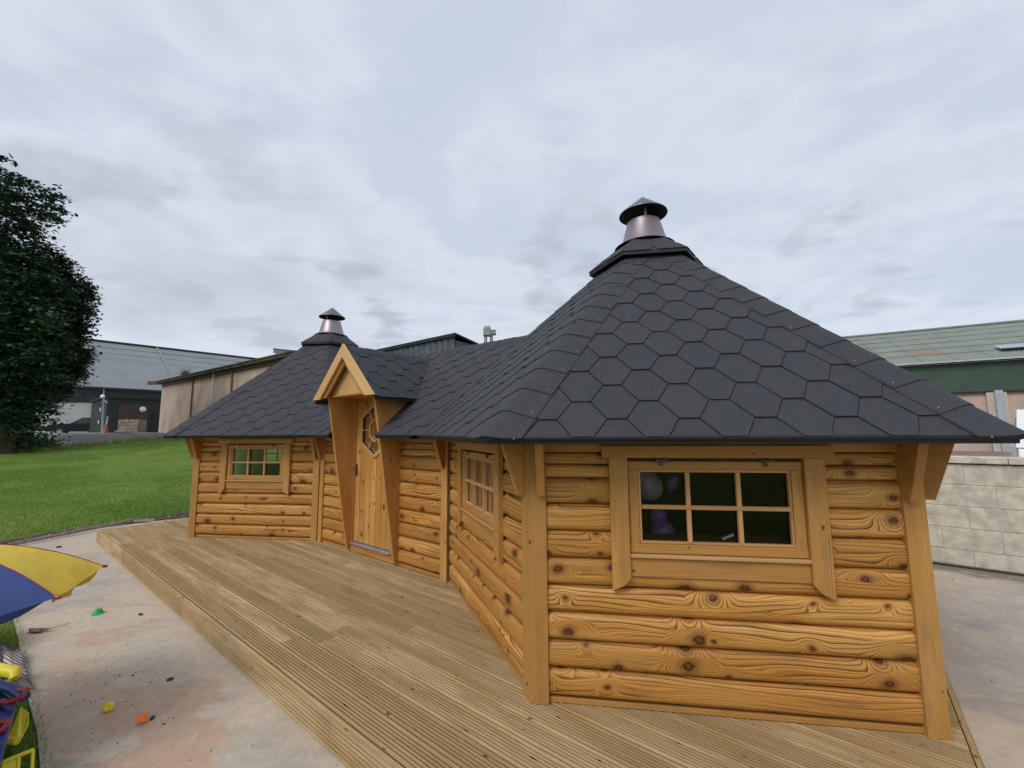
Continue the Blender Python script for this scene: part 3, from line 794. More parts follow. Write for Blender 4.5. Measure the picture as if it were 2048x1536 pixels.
# panel above the front link wall, behind the porch (closes link roof front)
# --- porch wings: tapered boards, proud at the top
for aw, t_ in ((3.285, 0.032), (2.385, 0.032)):
    mb = MB()
    pr = [(0.03, 0.972), (1.785, 1.268), (1.785, 0.60), (1.32, 0.84), (0.03, 0.90)]
    # profile in (z,b) swept across thickness along A
    pr = [(0.03, 0.905), (1.30, 0.905), (1.31, 0.62), (1.785, 0.62), (1.785, 1.268), (0.03, 0.975)]
    # convex pieces
    mb.extr([(0.03, 0.905), (1.785, 0.905), (1.785, 1.268), (0.03, 0.975)], P(0, 0, 0), A, Z, B, aw, aw + t_)
    mb.extr([(1.36, 0.55), (1.785, 0.55), (1.785, 0.905), (1.36, 0.905)], P(0, 0, 0), A, Z, B, aw, aw + t_)
    uo = (random.uniform(0, 30), random.uniform(0, 30))
    mb.uv = []
    for f_ in mb.f:
        for vi in f_:
            q = V3(mb.v[vi]) - O1; mb.uv.append((q.z + uo[0], q.dot(B) + q.dot(A) * 0.2 + uo[1]))
    mb.build('porch_wing', M_board, cabin)

# ------------------------------------------------------------------ roofs
RE, ZE, ZB, ZAP = 2.218, 1.352, 1.316, 3.202
shingle_polys = []    # (distance, builder args)
def face_frame(p0, p1, apex):
    U = (p1 - p0).normalized(); N = (p1 - p0).cross(apex - p0).normalized()
    if N.z < 0: N = -N
    Vv = N.cross(U)
    if Vv.z < 0: Vv = -Vv
    return U, Vv, N
def clip_poly(poly, clip):
    """clip convex poly to convex clip polygon"""
    n = len(clip); cx = sum(c_[0] for c_ in clip) / n; cy = sum(c_[1] for c_ in clip) / n
    for i in range(n):
        p_, q_ = clip[i], clip[(i + 1) % n]; nx, ny = q_[1] - p_[1], -(q_[0] - p_[0])
        if nx * (cx - p_[0]) + ny * (cy - p_[1]) > nx * 0 + 0: nx, ny = -nx, -ny
        poly = poly_clip(poly, nx, ny, nx * p_[0] + ny * p_[1])
        if len(poly) < 3: return []
    return poly
WH_, WM_ = 0.046, 0.1185
def shingles_on(origin, U, Vv, N, clip, owner, u_off=0.2895, v_off=0.110, keep=None):
    us = [c_[0] for c_ in clip]; vs = [c_[1] for c_ in clip]
    r0 = int(math.floor((min(vs) - v_off) / 0.1325)) - 2; r1 = int(math.ceil((max(vs) - v_off) / 0.1325)) + 1
    for r_ in range(r0, r1):
        v0 = v_off + 0.1325 * r_
        for c_ in range(int((min(us) - 1) / 0.333) - 1, int((max(us) + 1) / 0.333) + 2):
            uc = u_off + 0.333 * c_ + (0.1665 if r_ % 2 else 0)
            e = 0.0010
            hx = [(uc - WH_ + e, v0 + e), (uc + WH_ - e, v0 + e), (uc + WM_ - e, v0 + 0.1325), (uc + WH_ - e, v0 + 0.265 - e), (uc - WH_ + e, v0 + 0.265 - e), (uc - WM_ + e, v0 + 0.1325)]
            pc = clip_poly(hx, clip)
            if len(pc) < 3: continue
            ar = abs(sum(pc[i][0] * pc[(i + 1) % len(pc)][1] - pc[(i + 1) % len(pc)][0] * pc[i][1] for i in range(len(pc)))) / 2
            if ar < 0.0006: continue
            cu = sum(p_[0] for p_ in pc) / len(pc); cv = sum(p_[1] for p_ in pc) / len(pc)
            wc = origin + U * cu + Vv * cv
            if keep and not keep(wc): continue
            jit = random.uniform(0, 0.002)
            ptsT = [origin + U * p_[0] + Vv * p_[1] + N * (0.0040 + jit + 0.0080 * (1 - (p_[1] - v0) / 0.265)) for p_ in pc]
            ptsB = [origin + U * p_[0] + Vv * p_[1] for p_ in pc]
            view = (V3((0, 0, EYE)) - wc); facing = view.normalized().dot(N)
            score = ar * max(0, facing) / view.length_squared
            shingle_polys.append((score, ptsT, ptsB, N, owner))
def add_prism(mb, T, Bt, N):
    n = len(T); c = (T[1] - T[0]).cross(T[2] - T[1])
    if c.dot(N) < 0: T = T[::-1]; Bt = Bt[::-1]
    mb.face(T)
    for i in range(n): mb.face([T[(i + 1) % n], T[i], Bt[i], Bt[(i + 1) % n]])

def hip_cap(p0, p1, Nl, Nr, owner, pitch=0.2, half=0.172, nails=None, lift=0.008, start=0.0, zmin=None):
    """caps folded over a hip or ridge from p0 (low) to p1 (high)"""
    d = (p1 - p0); L_ = d.length; d.normalize()
    sl = d.cross(Nl).normalized(); sr = d.cross(Nr).normalized()
    up = (Nl + Nr).normalized()
    if sl.dot(Nr) > 0: sl = -sl
    if sr.dot(Nl) > 0: sr = -sr
    t_ = start
    while t_ < L_ - 0.03:
        t1 = min(t_ + pitch + 0.012, L_ + 0.01)
        mb = MB(); rows = []
        for tt, h in ((t_, lift + 0.009), (t1, lift + 0.0015)):
            c = p0 + d * tt
            rr_ = []
            for s_, drop in ((1.0, 0.0), (0.55, 0.002), (0.20, 0.004), (0.06, 0.0)):
                rr_.append(c + sl * half * s_ + Nl * (h * 0.75 + drop * 0.6))
            rr_.append(c + up * (h * 0.6 - 0.004))
            for s_, drop in ((0.06, 0.0), (0.20, 0.004), (0.55, 0.002), (1.0, 0.0)):
                rr_.append(c + sr * half * s_ + Nr * (h * 0.75 + drop * 0.6))
            if zmin is not None: rr_ = [q + d * ((zmin - q.z) / d.z) if q.z < zmin else q for q in rr_]
            rows.append(rr_)
        n = len(rows[0]); th = up * -0.007
        Vt = rows[0] + rows[1] + [q + th for q in rows[0]] + [q + th for q in rows[1]]
        mb.v = [tuple(q) for q in Vt]
        fs = []
        for i in range(n - 1):
            fs.append((i, i + 1, n + i + 1, n + i)); fs.append((2 * n + i + 1, 2 * n + i, 3 * n + i, 3 * n + i + 1)); fs.append((2 * n + i, 2 * n + i + 1, i + 1, i))
            fs.append((n + i, n + i + 1, 3 * n + i + 1, 3 * n + i))
        fs.append((0, n, 3 * n, 2 * n)); fs.append((n - 1, 3 * n - 1, 4 * n - 1, 2 * n - 1))
        q0 = (Vt[1] - Vt[0]).cross(Vt[n] - Vt[0])
        if q0.dot(Nl) < 0: fs = [f_[::-1] for f_ in fs]
        mb.f = fs; mb.mi = [0] * len(fs); mb.uv = [(0, 0)] * sum(len(f_) for f_ in fs)
        cap = mb.build('hip_shingle', M_sh, owner, smooth=50)
        if nails is not None:
            for sd_, nn in ((sl, Nl), (sr, Nr)):
                if nn.dot(nails) < 0.99: continue
                c = p0 + d * (t_ + 0.03) + sd_ * (half - 0.03) + nn * (lift * 0.75 + 0.009)
                v_ = V3((0, 0, EYE)) - c
                if v_.dot(nn) > 0 and v_.length < 5:
                    nb_ = MB(); nb_.lathe(c, [(0.0001, 0.0018), (0.0025, 0.0012), (0.003, -0.001)], 8, axis=nn); nb_.build('nail', M_nail, cap)
        t_ += pitch
def pyramid(O, hipk, apexr=0.30):
    mb = MB(); top = [corner(O, k, apexr) + Z * (ZAP - 0.834 * apexr) for k in range(6)]
    e = [corner(O, k, RE) + Z * ZE for k in range(6)]; bt = [corner(O, k, RE - 0.006) + Z * ZB for k in range(6)]; inn = [corner(O, k, 1.80) + Z * (ZB + 0.004) for k in range(6)]
    inT = [corner(O, k, 0.28) + Z * (ZAP - 0.32) for k in range(6)]
    for k in range(6):
        j = (k + 1) % 6
        mb.face([e[k], e[j], top[j], top[k]], mi=0)
        mb.face([bt[k], bt[j], e[j], e[k]], mi=1)
        mb.face([bt[j], bt[k], inn[k], inn[j]], mi=2)
        mb.face([inn[j], inn[k], inT[k], inT[j]], mi=2)
    mb.face(top, mi=0)
    rf = mb.build('roof', [M_sh, M_black, M_inwood], cabin)
    return rf, e, top
def zpyr(O, q):
    m_ = -1e9
    for k in range(6):
        an = PSI + R(60 * k); m_ = max(m_, (q.x - O.x) * math.cos(an) + (q.y - O.y) * math.sin(an))
    return ZAP - 0.963 * m_
LS = 0.886; LB = 1.234            # link roof slope and eave half width
ZR = ZE + LS * LB
def zlink(q):
    b_ = abs((q - O1).dot(B)); return ZR - LS * b_
for O, visf, ok in ((O1, (0, 1, 2, 5), None), (O2, (0, 1, 2, 3), None)):
    rf, e, top = pyramid(O, None)
    ap = O + Z * ZAP
    Ns = []
    for k in range(6):
        j = (k + 1) % 6; U, Vv, N = face_frame(e[k], e[j], ap); Ns.append(N)
        # visible faces: orient u so the pattern starts at corner k
    for k in range(6):
        j = (k + 1) % 6; U, Vv, N = face_frame(e[k], e[j], ap)
        Lk = (e[j] - e[k]).length; hh = (ap - e[k]).dot(Vv); ha = hh * 0.86
        tl = [(top[k] - e[k]).dot(U), (top[k] - e[k]).dot(Vv)]; tr = [(top[j] - e[k]).dot(U), (top[j] - e[k]).dot(Vv)]
        clip = [(0.0, -0.012), (Lk, -0.012), (tr[0], tr[1]), (tl[0], tl[1])]
        mid = (e[k] + e[j]) / 2
        if O is O1: vis = k in (0, 1, 2)      # faces turned to the viewer's side, plus the one meeting the link
        else: vis = k in (0, 1, 2)
        lk = (k == 5 and O is O1) or (k == 0 and False)
        keep = lambda q: q.z > zlink(q) - 0.05 if 0 < (q - O1).dot(A) < 5.669 else True
        shingles_on(e[k], U, Vv, N, clip, rf, keep=keep)
    for k in range(6):
        Nl, Nr = Ns[(k - 1) % 6], Ns[k]
        p0 = e[k] + (corner(O, k) - O).normalized() * 0.012; p1 = corner(O, k, 0.44) + Z * (ZAP - 0.834 * 0.44)
        hip_cap(p0, p1, Nl, Nr, rf, nails=Ns[1] if O is O1 else None, zmin=ZE - 0.004)
    # eave edge roll
    mb = MB()
    for k in range(6):
        j = (k + 1) % 6; p0, p1 = corner(O, k, RE) + Z * (ZE - 0.006), corner(O, j, RE) + Z * (ZE - 0.006)
        mb.tube([p0, p1], 0.014, 8)
    mb.build('eave_edge', M_black, rf, smooth=60)
    # collar skirt
    mb = MB(); c0 = [corner(O, k, 0.515) + Z * 2.842 for k in range(6)]; c1 = [corner(O, k, 0.515) + Z * 2.872 for k in range(6)]; c2 = [corner(O, k, 0.235) + Z * 3.098 for k in range(6)]; c3 = [corner(O, k, 0.40) + Z * 2.86 for k in range(6)]
    for k in range(6):
        j = (k + 1) % 6
        mb.face([c0[k], c0[j], c1[j], c1[k]], mi=1); mb.face([c1[k], c1[j], c2[j], c2[k]], mi=0); mb.face([c0[j], c0[k], c3[k], c3[j]], mi=1)
    mb.face(c2)
    skirt = mb.build('collar', [M_sh, M_black], rf)
    for k in range(6):
        j = (k + 1) % 6; ap2 = (c2[k] + c2[j]) / 2; U, Vv, N = face_frame(c1[k], c1[j], O + Z * 3.3)
        tl = ((c2[k] - c1[k]).dot(U), (c2[k] - c1[k]).dot(Vv)); tr = ((c2[j] - c1[k]).dot(U), (c2[j] - c1[k]).dot(Vv))
        for clip in ([(0.0, -0.004), (0.515 / 2 - 0.03, -0.004), (0.515 / 2, 0.07), (0.515 / 2 - 0.02, 0.155), (0.515 * 0.17, 0.14)], [(0.515 / 2 + 0.03, -0.004), (0.515, -0.004), (0.515 * 0.83, 0.14), (0.515 / 2 + 0.02, 0.155), (0.515 / 2, 0.07)]):
            mb = MB(); T = [c1[k] + U * p_[0] + Vv * p_[1] + N * 0.007 for p_ in clip]; Bt = [c1[k] + U * p_[0] + Vv * p_[1] for p_ in clip]
            add_prism(mb, T, Bt, N); mb.build('collar_shingle', M_sh, rf)
    # flue
    mb = MB(); mb.lathe(O, [(0.275, 3.072), (0.262, 3.082), (0.212, 3.100), (0.208, 3.105), (0.150, 3.328), (0.146, 3.328), (0.20, 3.10)], 48)
    fl = mb.build('flue', M_flue, cabin, smooth=35)
    mb = MB(); mb.lathe(O, [(0.10, 3.10), (0.10, 3.35), (0.088, 3.35), (0.088, 3.10)], 24); mb.build('inner_pipe', M_capin, fl, smooth=35)
    mb = MB(); mb.lathe(O, [(0.0005, 3.590), (0.218, 3.412), (0.220, 3.404)], 48, mi=0); mb.lathe(O, [(0.2195, 3.4045), (0.216, 3.409), (0.0005, 3.580)], 48, mi=1)
    mb.build('rain_cap', [M_cap, M_capin], fl, smooth=30)
    for kk in range(3):
        an = R(20 + 120 * kk); dx = V3((math.cos(an), math.sin(an), 0))
        mb = MB(); mb.box(O + dx * 0.147, Z, Z.cross(dx), dx, 3.28, 3.46, -0.009, 0.009, 0, 0.003); mb.build('strut', M_cap, fl)

# link roof
mb = MB()
la0, la1 = 0.35, 5.669 - 0.35
NA0, NA1, NB = 2.390, 3.312, 0.72      # opening of the porch in the front slope
for sg in (1, -1):
    zb_ = lambda b_: ZR - LS * b_
    strips = [(la0, la1, 0.0, LB)] if sg < 0 else [(la0, la1, 0.0, NB), (la0, NA0, NB, LB), (NA1, la1, NB, LB)]
    for (x0, x1, y0, y1) in strips:
        q = [P(x0, sg * y1, zb_(y1)), P(x1, sg * y1, zb_(y1)), P(x1, sg * y0, zb_(y0)), P(x0, sg * y0, zb_(y0))]
        mb.face(q[::-1] if sg > 0 else q, mi=0)
    for (x0, x1) in ([(1.85, 5.669 - 1.85)] if sg < 0 else [(1.85, NA0), (NA1, 5.669 - 1.85)]):
        p4 = [P(x0, sg * LB, ZE), P(x1, sg * LB, ZE), P(x1, sg * (LB - .004), ZB), P(x0, sg * (LB - .004), ZB)]
        mb.face(p4 if sg > 0 else p4[::-1], mi=1)
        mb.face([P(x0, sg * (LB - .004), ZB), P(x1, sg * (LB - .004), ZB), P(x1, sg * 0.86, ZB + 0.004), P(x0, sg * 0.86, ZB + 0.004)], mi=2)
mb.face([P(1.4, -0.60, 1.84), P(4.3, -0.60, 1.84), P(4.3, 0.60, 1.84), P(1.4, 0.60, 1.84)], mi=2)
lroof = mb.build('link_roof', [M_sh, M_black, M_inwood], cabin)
DC, DHW, DZ_AP, DZ_LO, DB = 2.852, 0.590, 2.318, 1.738, 1.345   # porch gable: centre, half width, apex z, low z, front b
def zdorm(q):
    a_ = (q - O1).dot(A); return DZ_AP - (DZ_AP - DZ_LO) / DHW * abs(a_ - DC)
for sg in (1, -1):
    p0, p1 = P(0, sg * LB, ZE), P(5.669, sg * LB, ZE)
    ap = P(2.8, 0, ZR); U, Vv, N = face_frame(p0, p1, ap); hh = (ap - p0).dot(Vv)
    clip = [(0.6, -0.012), (5.0, -0.012), (5.0, hh), (0.6, hh)]
    def keep(q):
        if zpyr(O1, q) > q.z + 0.05 or zpyr(O2, q) > q.z + 0.05: return False
        return True
    if sg > 0:
        vn = (P(0, NB, ZR - LS * NB) - p0).dot(Vv)
        for cl_ in ([(0.6, vn), (5.0, vn), (5.0, hh), (0.6, hh)], [(0.6, -0.012), (NA0, -0.012), (NA0, vn), (0.6, vn)], [(NA1, -0.012), (5.0, -0.012), (5.0, vn), (NA1, vn)]):
            shingles_on(p0, U, Vv, N, cl_, lroof, u_off=0.12, keep=keep)
    else: shingles_on(p0, U, Vv, N, clip, lroof, u_off=0.12, keep=keep)
    if sg > 0: NL = N
    else: NR = N
hip_cap(P(0.75, 0, ZR), P(4.95, 0, ZR), NL, NR, lroof, half=0.16)
mb = MB()
for sg, x0, x1 in ((1, 1.8, NA0), (1, NA1, 3.85), (-1, 1.8, 3.85)): mb.tube([P(x0, sg * LB, ZE - 0.006), P(x1, sg * LB, ZE - 0.006)], 0.014, 8)
mb.build('eave_edge', M_black, lroof, smooth=60)

# porch roof
mb = MB(); bBack = 0.02
th = Z * -0.035
for sg in (1, -1):
    f0, f1 = P(DC, DB, DZ_AP), P(DC + sg * DHW, DB, DZ_LO); g0, g1 = P(DC, bBack, DZ_AP), P(DC + sg * DHW, 0.80, DZ_LO)
    q = [f0, f1, g1, g0]
    if sg > 0: q = q[::-1]
    mb.face(q, mi=0)
    qb = [v_ + th for v_ in q][::-1]; mb.face(qb, mi=1)
    e_ = [f1, g1, g1 + th, f1 + th]; mb.face(e_ if sg < 0 else e_[::-1], mi=1)
    e_ = [f0, f1, f1 + th, f0 + th]; mb.face(e_ if sg > 0 else e_[::-1], mi=1)
proof = mb.build('porch_roof', [M_sh, M_black], cabin)
PN = []
for sg in (1, -1):
    if sg < 0: p0, p1 = P(DC + sg * DHW, bBack, DZ_LO), P(DC + sg * DHW, DB + 0.004, DZ_LO)
    else: p0, p1 = P(DC + sg * DHW, bBack, DZ_LO), P(DC + sg * DHW, DB + 0.004, DZ_LO)
    ap = P(DC, 0.7, DZ_AP); U, Vv, N = face_frame(p0, p1, ap); hh = (ap - p0).dot(Vv); PN.append(N)
    Lf = (p1 - p0).length
    clip = [(0, -0.014), (Lf, -0.014), (Lf, hh), (0, hh)]
    shingles_on(p0, U, Vv, N, clip, proof, u_off=0.17, v_off=0.12, keep=lambda q: zlink(q) < q.z + 0.03)
hip_cap(P(DC, 0.12, DZ_AP), P(DC, DB, DZ_AP), PN[0], PN[1], proof, half=0.13, pitch=0.2)
# barge boards
for sg in (1, -1):
    f0, f1 = P(DC, DB, DZ_AP + 0.018), P(DC + sg * (DHW + 0.012), DB, DZ_LO + 0.010)
    u = (f1 - f0).normalized(); nn = B; v = u.cross(nn) if sg < 0 else nn.cross(u)
    if v.z > 0: v = -v
    Lb_ = (f1 - f0).length; mb = MB()
    # plumb cut at the apex, level cut at the foot
    sl_ = abs(u.z) / abs(u.dot(A)); k0 = 1 / sl_
    mb.box(f0, u, v, nn, 0, Lb_, 0, 0.108, 0.0, 0.028, 0.003, c0=lambda v_, n_: v_ * abs(v.dot(A)) / abs(u.dot(A)), c1=lambda v_, n_: -v_ * abs(v.z) / abs(u.z))
    mb.build('barge_board', M_barge, proof)
    # second, recessed board behind
    mb = MB(); mb.box(f0, u, v, nn, 0.02, Lb_ - 0.02, 0.02, 0.155, -0.030, -0.002, 0.002, c0=lambda v_, n_: v_ * abs(v.dot(A)) / abs(u.dot(A)), c1=lambda v_, n_: -v_ * abs(v.z) / abs(u.z))
    mb.build('barge_board', M_board, proof)
# gable planks
gb0 = 1.255; zg0 = 1.795
i = 0; x = DC - 0.46
while x < DC + 0.46:
    x1 = min(x + 0.098, DC + 0.46)
    tri = [(DC - 0.53, zg0), (DC + 0.53, zg0), (DC, DZ_AP - 0.05)]
    pc = clip_poly([(x + 0.001, zg0), (x1 - 0.001, zg0), (x1 - 0.001, 2.4), (x + 0.001, 2.4)], tri)
    if len(pc) > 2:
        mb = MB(); mb.extr(pc, P(0, 0, 0), B, A, Z, gb0, gb0 + 0.016)
        uo = (random.uniform(0, 30), random.uniform(0, 30)); mb.uv = []
        for f_ in mb.f:
            for vi in f_:
                q = V3(mb.v[vi]) - O1; mb.uv.append((q.z + uo[0], q.dot(A) + uo[1]))
        mb.build('gable_plank', M_barge, proof)
    x = x1
mb = MB(); dbox(mb, DC - 0.44, DC + 0.44, zg0 - 0.02, zg0 - 0.002, 0.80, 1.285, 0.002, vert=False); mb.build('soffit', M_board, proof)
# dark closing board between the wings and the link roof (upper front wall above the eave)

# emit shingles: the largest 296 as parts, the rest joined per roof
shingle_polys.sort(key=lambda t_: -t_[0])
for sc_, T, Bt, N, ow in shingle_polys[:290]:
    mb = MB(); add_prism(mb, T, Bt, N); mb.build('shingle', M_sh, ow)
rest = {}
for sc_, T, Bt, N, ow in shingle_polys[290:]:
    add_prism(rest.setdefault(ow.name, (MB(), ow))[0], T, Bt, N)
for nm, (mb, ow) in rest.items(): mb.build('shingle', M_sh, ow, kind='stuff')

# ------------------------------------------------------------------ balloons seen behind the near window
M_wb = flat('white_balloon', (0.46, 0.38, 0.45), 0.35, 0, 0.03)
M_pb = flat('purple_balloon', (0.26, 0.10, 0.36), 0.3, 0, 0.1)
def balloon(c, r, st, mat, label, grp, ax=(0, 0, 1)):
    t_ = empty('balloon', V3(c) - Z * r * st, label, 'balloon', grp)
    mb = MB(); pr = []
    for i in range(17):
        th_ = math.pi * i / 16; pr.append((max(0.001, r * math.sin(th_) * (1 - 0.12 * math.cos(th_) * -1 * 0 + 0.10 * math.cos(th_))), r * st * math.cos(th_) * (1 if th_ < 1.6 else 1.18)))
    mb.lathe(c, pr, 28, axis=ax); mb.build('body', mat, t_, smooth=60)
    mb = MB(); mb.lathe(V3(c) - V3(ax).normalized() * r * st * 1.18, [(0.002, 0.004), (0.009, -0.006), (0.011, -0.012), (0.002, -0.012)], 12, axis=ax); mb.build('knot', mat, t_)
balloon((0.835, 2.66, 1.045), 0.085, 1.2, M_wb, 'pale oval balloon behind the upper left pane of the near window', None, (0.5, 0.1, -0.8))
balloon((0.88, 2.62, 0.86), 0.052, 1.15, M_pb, 'purple balloon highest in the bunch behind the near window', 'purple balloons inside the cabin')
balloon((0.90, 2.60, 0.775), 0.060, 1.1, M_pb, 'rounder purple balloon lowest in the bunch behind the near window', 'purple balloons inside the cabin', (0.9, 0, 0.3))
balloon((0.99, 2.66, 1.06), 0.040, 1.2, M_pb, 'small purple balloon beside the pale oval balloon in the near window', 'purple balloons inside the cabin', (0.3, 0, 1))

pcs = W_AB.p + W_AB.U * 1.0 - W_AB.N * 0.11 + Z * 0.812
mb = MB(); u_ = (W_AB.U * 0.9 + Z * 0.36 - W_AB.N * 0.1).normalized(); v_ = W_AB.N.cross(u_).normalized()
mb.box(pcs, u_, v_, W_AB.N, 0, 0.065, -0.006, 0.006, 0, 0.008); tag(mb.build('paper_strip', flat('white_paper', (0.8, 0.8, 0.8), 0.5)), 'small white paper strip leaning inside the middle lower pane of the near window', 'paper')
mb = MB(); mb.box(W_AB.p, W_AB.U, Z, W_AB.N, 0.53, 1.35, 0.79, 0.806, -0.22, -0.076, 0.002); mb.build('inner_sill', M_inwood, cabin)
# ------------------------------------------------------------------ concrete block wall on the right
bw = empty('block_wall', P(-3.0, -3.25, GZ), 'pale grey concrete block wall with a flat coping beside the cabin', 'wall')
M_blk = flat('concrete_block', (0.57, 0.52, 0.44), 0.92, 0, 0.20, 9, 1.0)
M_mort = flat('block_mortar', (0.50, 0.46, 0.40), 0.95, 0, 0.1, 20)
mb = MB(); mb.box(P(0, 0, 0), A, Z, B, -9.0, 7.0, GZ - 0.02, 0.972, -3.40, -3.207); mb.build('mortar_core', M_mort, bw)
cz = [-0.15, 0.022, 0.262, 0.502, 0.742, 0.976]
for r_ in range(5):
    x = -9.0 + (0.23 if r_ % 2 else 0.0) + 0.20
    while x < 7.0:
        x1 = min(x + 0.46, 7.0)
        if x1 - x > 0.05:
            mb = MB(); dj = random.uniform(-0.0015, 0.0015)
            mb.box(P(0, 0, 0), A, Z, B, x + 0.004, x1 - 0.004, cz[r_] + 0.004, cz[r_ + 1] - 0.004, -3.30, -3.2 + dj, 0.004)
            mb.build('block', M_blk, bw)
        x += 0.46
x = -9.0
while x < 7.0:
    mb = MB(); mb.box(P(0, 0, 0), A, Z, B, x + 0.003, min(x + 0.9, 7.0) - 0.003, 0.985, 1.058, -3.45, -3.165, 0.006); mb.build('coping', M_blk, bw); x += 0.9
# black hose at the foot of the wall
mb = MB(); mb.tube([P(a_, -3.165 + 0.012 * math.sin(a_ * 1.7), GZ + 0.014 + 0.004 * math.sin(a_ * 3)) for a_ in [i * 0.25 - 8 for i in range(40)]], 0.013, 8)
tag(mb.build('hose', flat('black_rubber', (0.02, 0.02, 0.022), 0.5), smooth=60), 'black hose lying along the foot of the block wall', 'hose')

# ------------------------------------------------------------------ background buildings
def bx(mb, O, U, V, u0, u1, v0, v1, z0, z1, mi=0): mb.box(O, U, V, Z, u0, u1, v0, v1, z0, z1, mi=mi)
# 1. large grey roofed hall behind the tree
M_groof = flat('grey_sheet_roof', (0.19, 0.21, 0.225), 0.6, 0, 0.08, 0.4)
M_gclad = flat('dark_green_cladding', (0.020, 0.032, 0.030), 0.6, 0, 0.15, 1)
M_wwall = flat('white_render', (0.62, 0.64, 0.60), 0.9, 0, 0.08, 1.5)
hall = empty('farm_hall', (-44, 48, 1.3), 'large hall with a wide grey sheet roof and dark cladding behind the tree', 'building')
gu = V3((0.6405, 0.768, 0)); gv = V3((-0.768, 0.6405, 0)); G0 = V3((-46.17, 45.43, 0))
mb = MB(); bx(mb, G0, gu, gv, -14, 60, 0.0, 0.3, 1.0, 4.9); mb.build('wall', M_wwall, hall)
mb = MB(); bx(mb, G0, gu, gv, -14, 60, -0.12, 0.3, 4.75, 6.45); mb.build('cladding', M_gclad, hall)
sl = V3((gv.x * 15.6, gv.y * 15.6, 7.5)); rows_ = 7
mb = MB(); mb.face([G0 + gu * -15 + Z * 6.5 - gv * .4, G0 + gu * 62 + Z * 6.5 - gv * .4, G0 + gu * 62 + sl + Z * 6.5, G0 + gu * -15 + sl + Z * 6.5])
mb.face([G0 + gu * -15 + sl + Z * 6.5, G0 + gu * 62 + sl + Z * 6.5, G0 + gu * 62 + sl * 2 - Z * 8.5, G0 + gu * -15 + sl * 2 - Z * 8.5])
roof_h = mb.build('roof', M_groof, hall)
U_, Vr, Nr_ = gu, sl.normalized(), gu.cross(sl).normalized()
if Nr_.z < 0: Nr_ = -Nr_
for i in range(rows_):      # lapped roof panels
    v0 = sl.length * i / rows_; v1 = sl.length * (i + 1) / rows_ + 0.1
    mb = MB(); mb.extr([(v0, 0.0), (v1, 0.0), (v1, 0.02), (v0, 0.09)], G0 + Z * 6.5, gu, Vr, Nr_, -15, 62); mb.build('roof_panel', M_groof, roof_h)
mb = MB(); mb.box(G0 + Z * 6.5, Vr, gu, Nr_, 0, sl.length, 8.05, 8.25, 0.18, 0.2); mb.build('translucent_strip', flat('pale_strip', (0.25, 0.27, 0.28), 0.7), roof_h)
mb = MB(); mb.box(G0 + sl + Z * 6.5, gu, gv, Z, -15, 62, -0.25, 0.25, 0.05, 0.25); mb.build('ridge_cap', M_gclad, roof_h)
mb = MB(); mb.box(G0 + Z * 6.28, gu, gv, Z, -15, 62, -0.62, -0.42, 0.0, 0.18); mb.build('gutter', M_gclad, hall)
for u_ in (-5.2, 0.5, 6.5):
    mb = MB(); bx(mb, G0, gu, gv, u_, u_ + 0.35, -0.18, 0.0, 1.0, 4.9); mb.build('column', flat('pale_steel', (0.50, 0.54, 0.56), 0.6), hall)

# 2. dark cabin/garage block in front of it
M_dark = flat('dark_steel_clad', (0.014, 0.020, 0.019), 0.55, 0.1, 0.2, 1.5)
M_brown = flat('brown_slats', (0.050, 0.032, 0.026), 0.6, 0, 0.2, 3)
sh = empty('storage_shed', (-34.7, 36.0, 1.33), 'dark steel shed with a brown slatted roller door and a round white lamp', 'shed')
S0 = V3((-34.7, 36.0, 0)); fu = V3((0.62, 0.784, 0)).normalized(); fv = V3((-fu.y, fu.x, 0))
mb = MB(); bx(mb, S0, fu, fv, 0, 5.4, 0, 8.0, 1.1, 4.45); shb = mb.build('body', M_dark, sh)
mb = MB(); bx(mb, S0, fu, fv, -0.15, 5.6, -0.25, 8.2, 4.45, 4.62); mb.build('roof', M_dark, sh)
for i in range(13):
    mb = MB(); bx(mb, S0, fu, fv, 0.75, 2.75, -0.07, -0.005, 1.36 + i * 0.2, 1.36 + i * 0.2 + 0.185); mb.build('door_slat', M_brown, shb)
mb = MB(); mb.lathe(S0 + fu * 2.35 - fv * 0.10 + Z * 3.55, [(0.001, 0.12), (0.14, 0.10), (0.22, 0.04), (0.235, 0.0), (0.16, -0.03)], 24, axis=tuple(-fv))
mb.build('lamp', flat('white_lamp', (0.72, 0.70, 0.64), 0.5), sh, smooth=50)
mb = MB(); bx(mb, S0, fu, fv, 3.05, 3.9, -0.06, -0.005, 1.35, 3.4); mb.build('doorway', M_gap, shb)
for i, z_ in enumerate((1.5, 2.4)):
    mb = MB(); mb.lathe(S0 - fu * 0.08 + fv * (2.3 + i * 0.3) + Z * (3.5 - i * 1.1), [(0.001, 0.05), (0.14, 0.04), (0.2, 0.0)], 16, axis=tuple(-fu)); mb.build('wall_plate', flat('white_plate', (0.5, 0.52, 0.5), 0.5), sh)

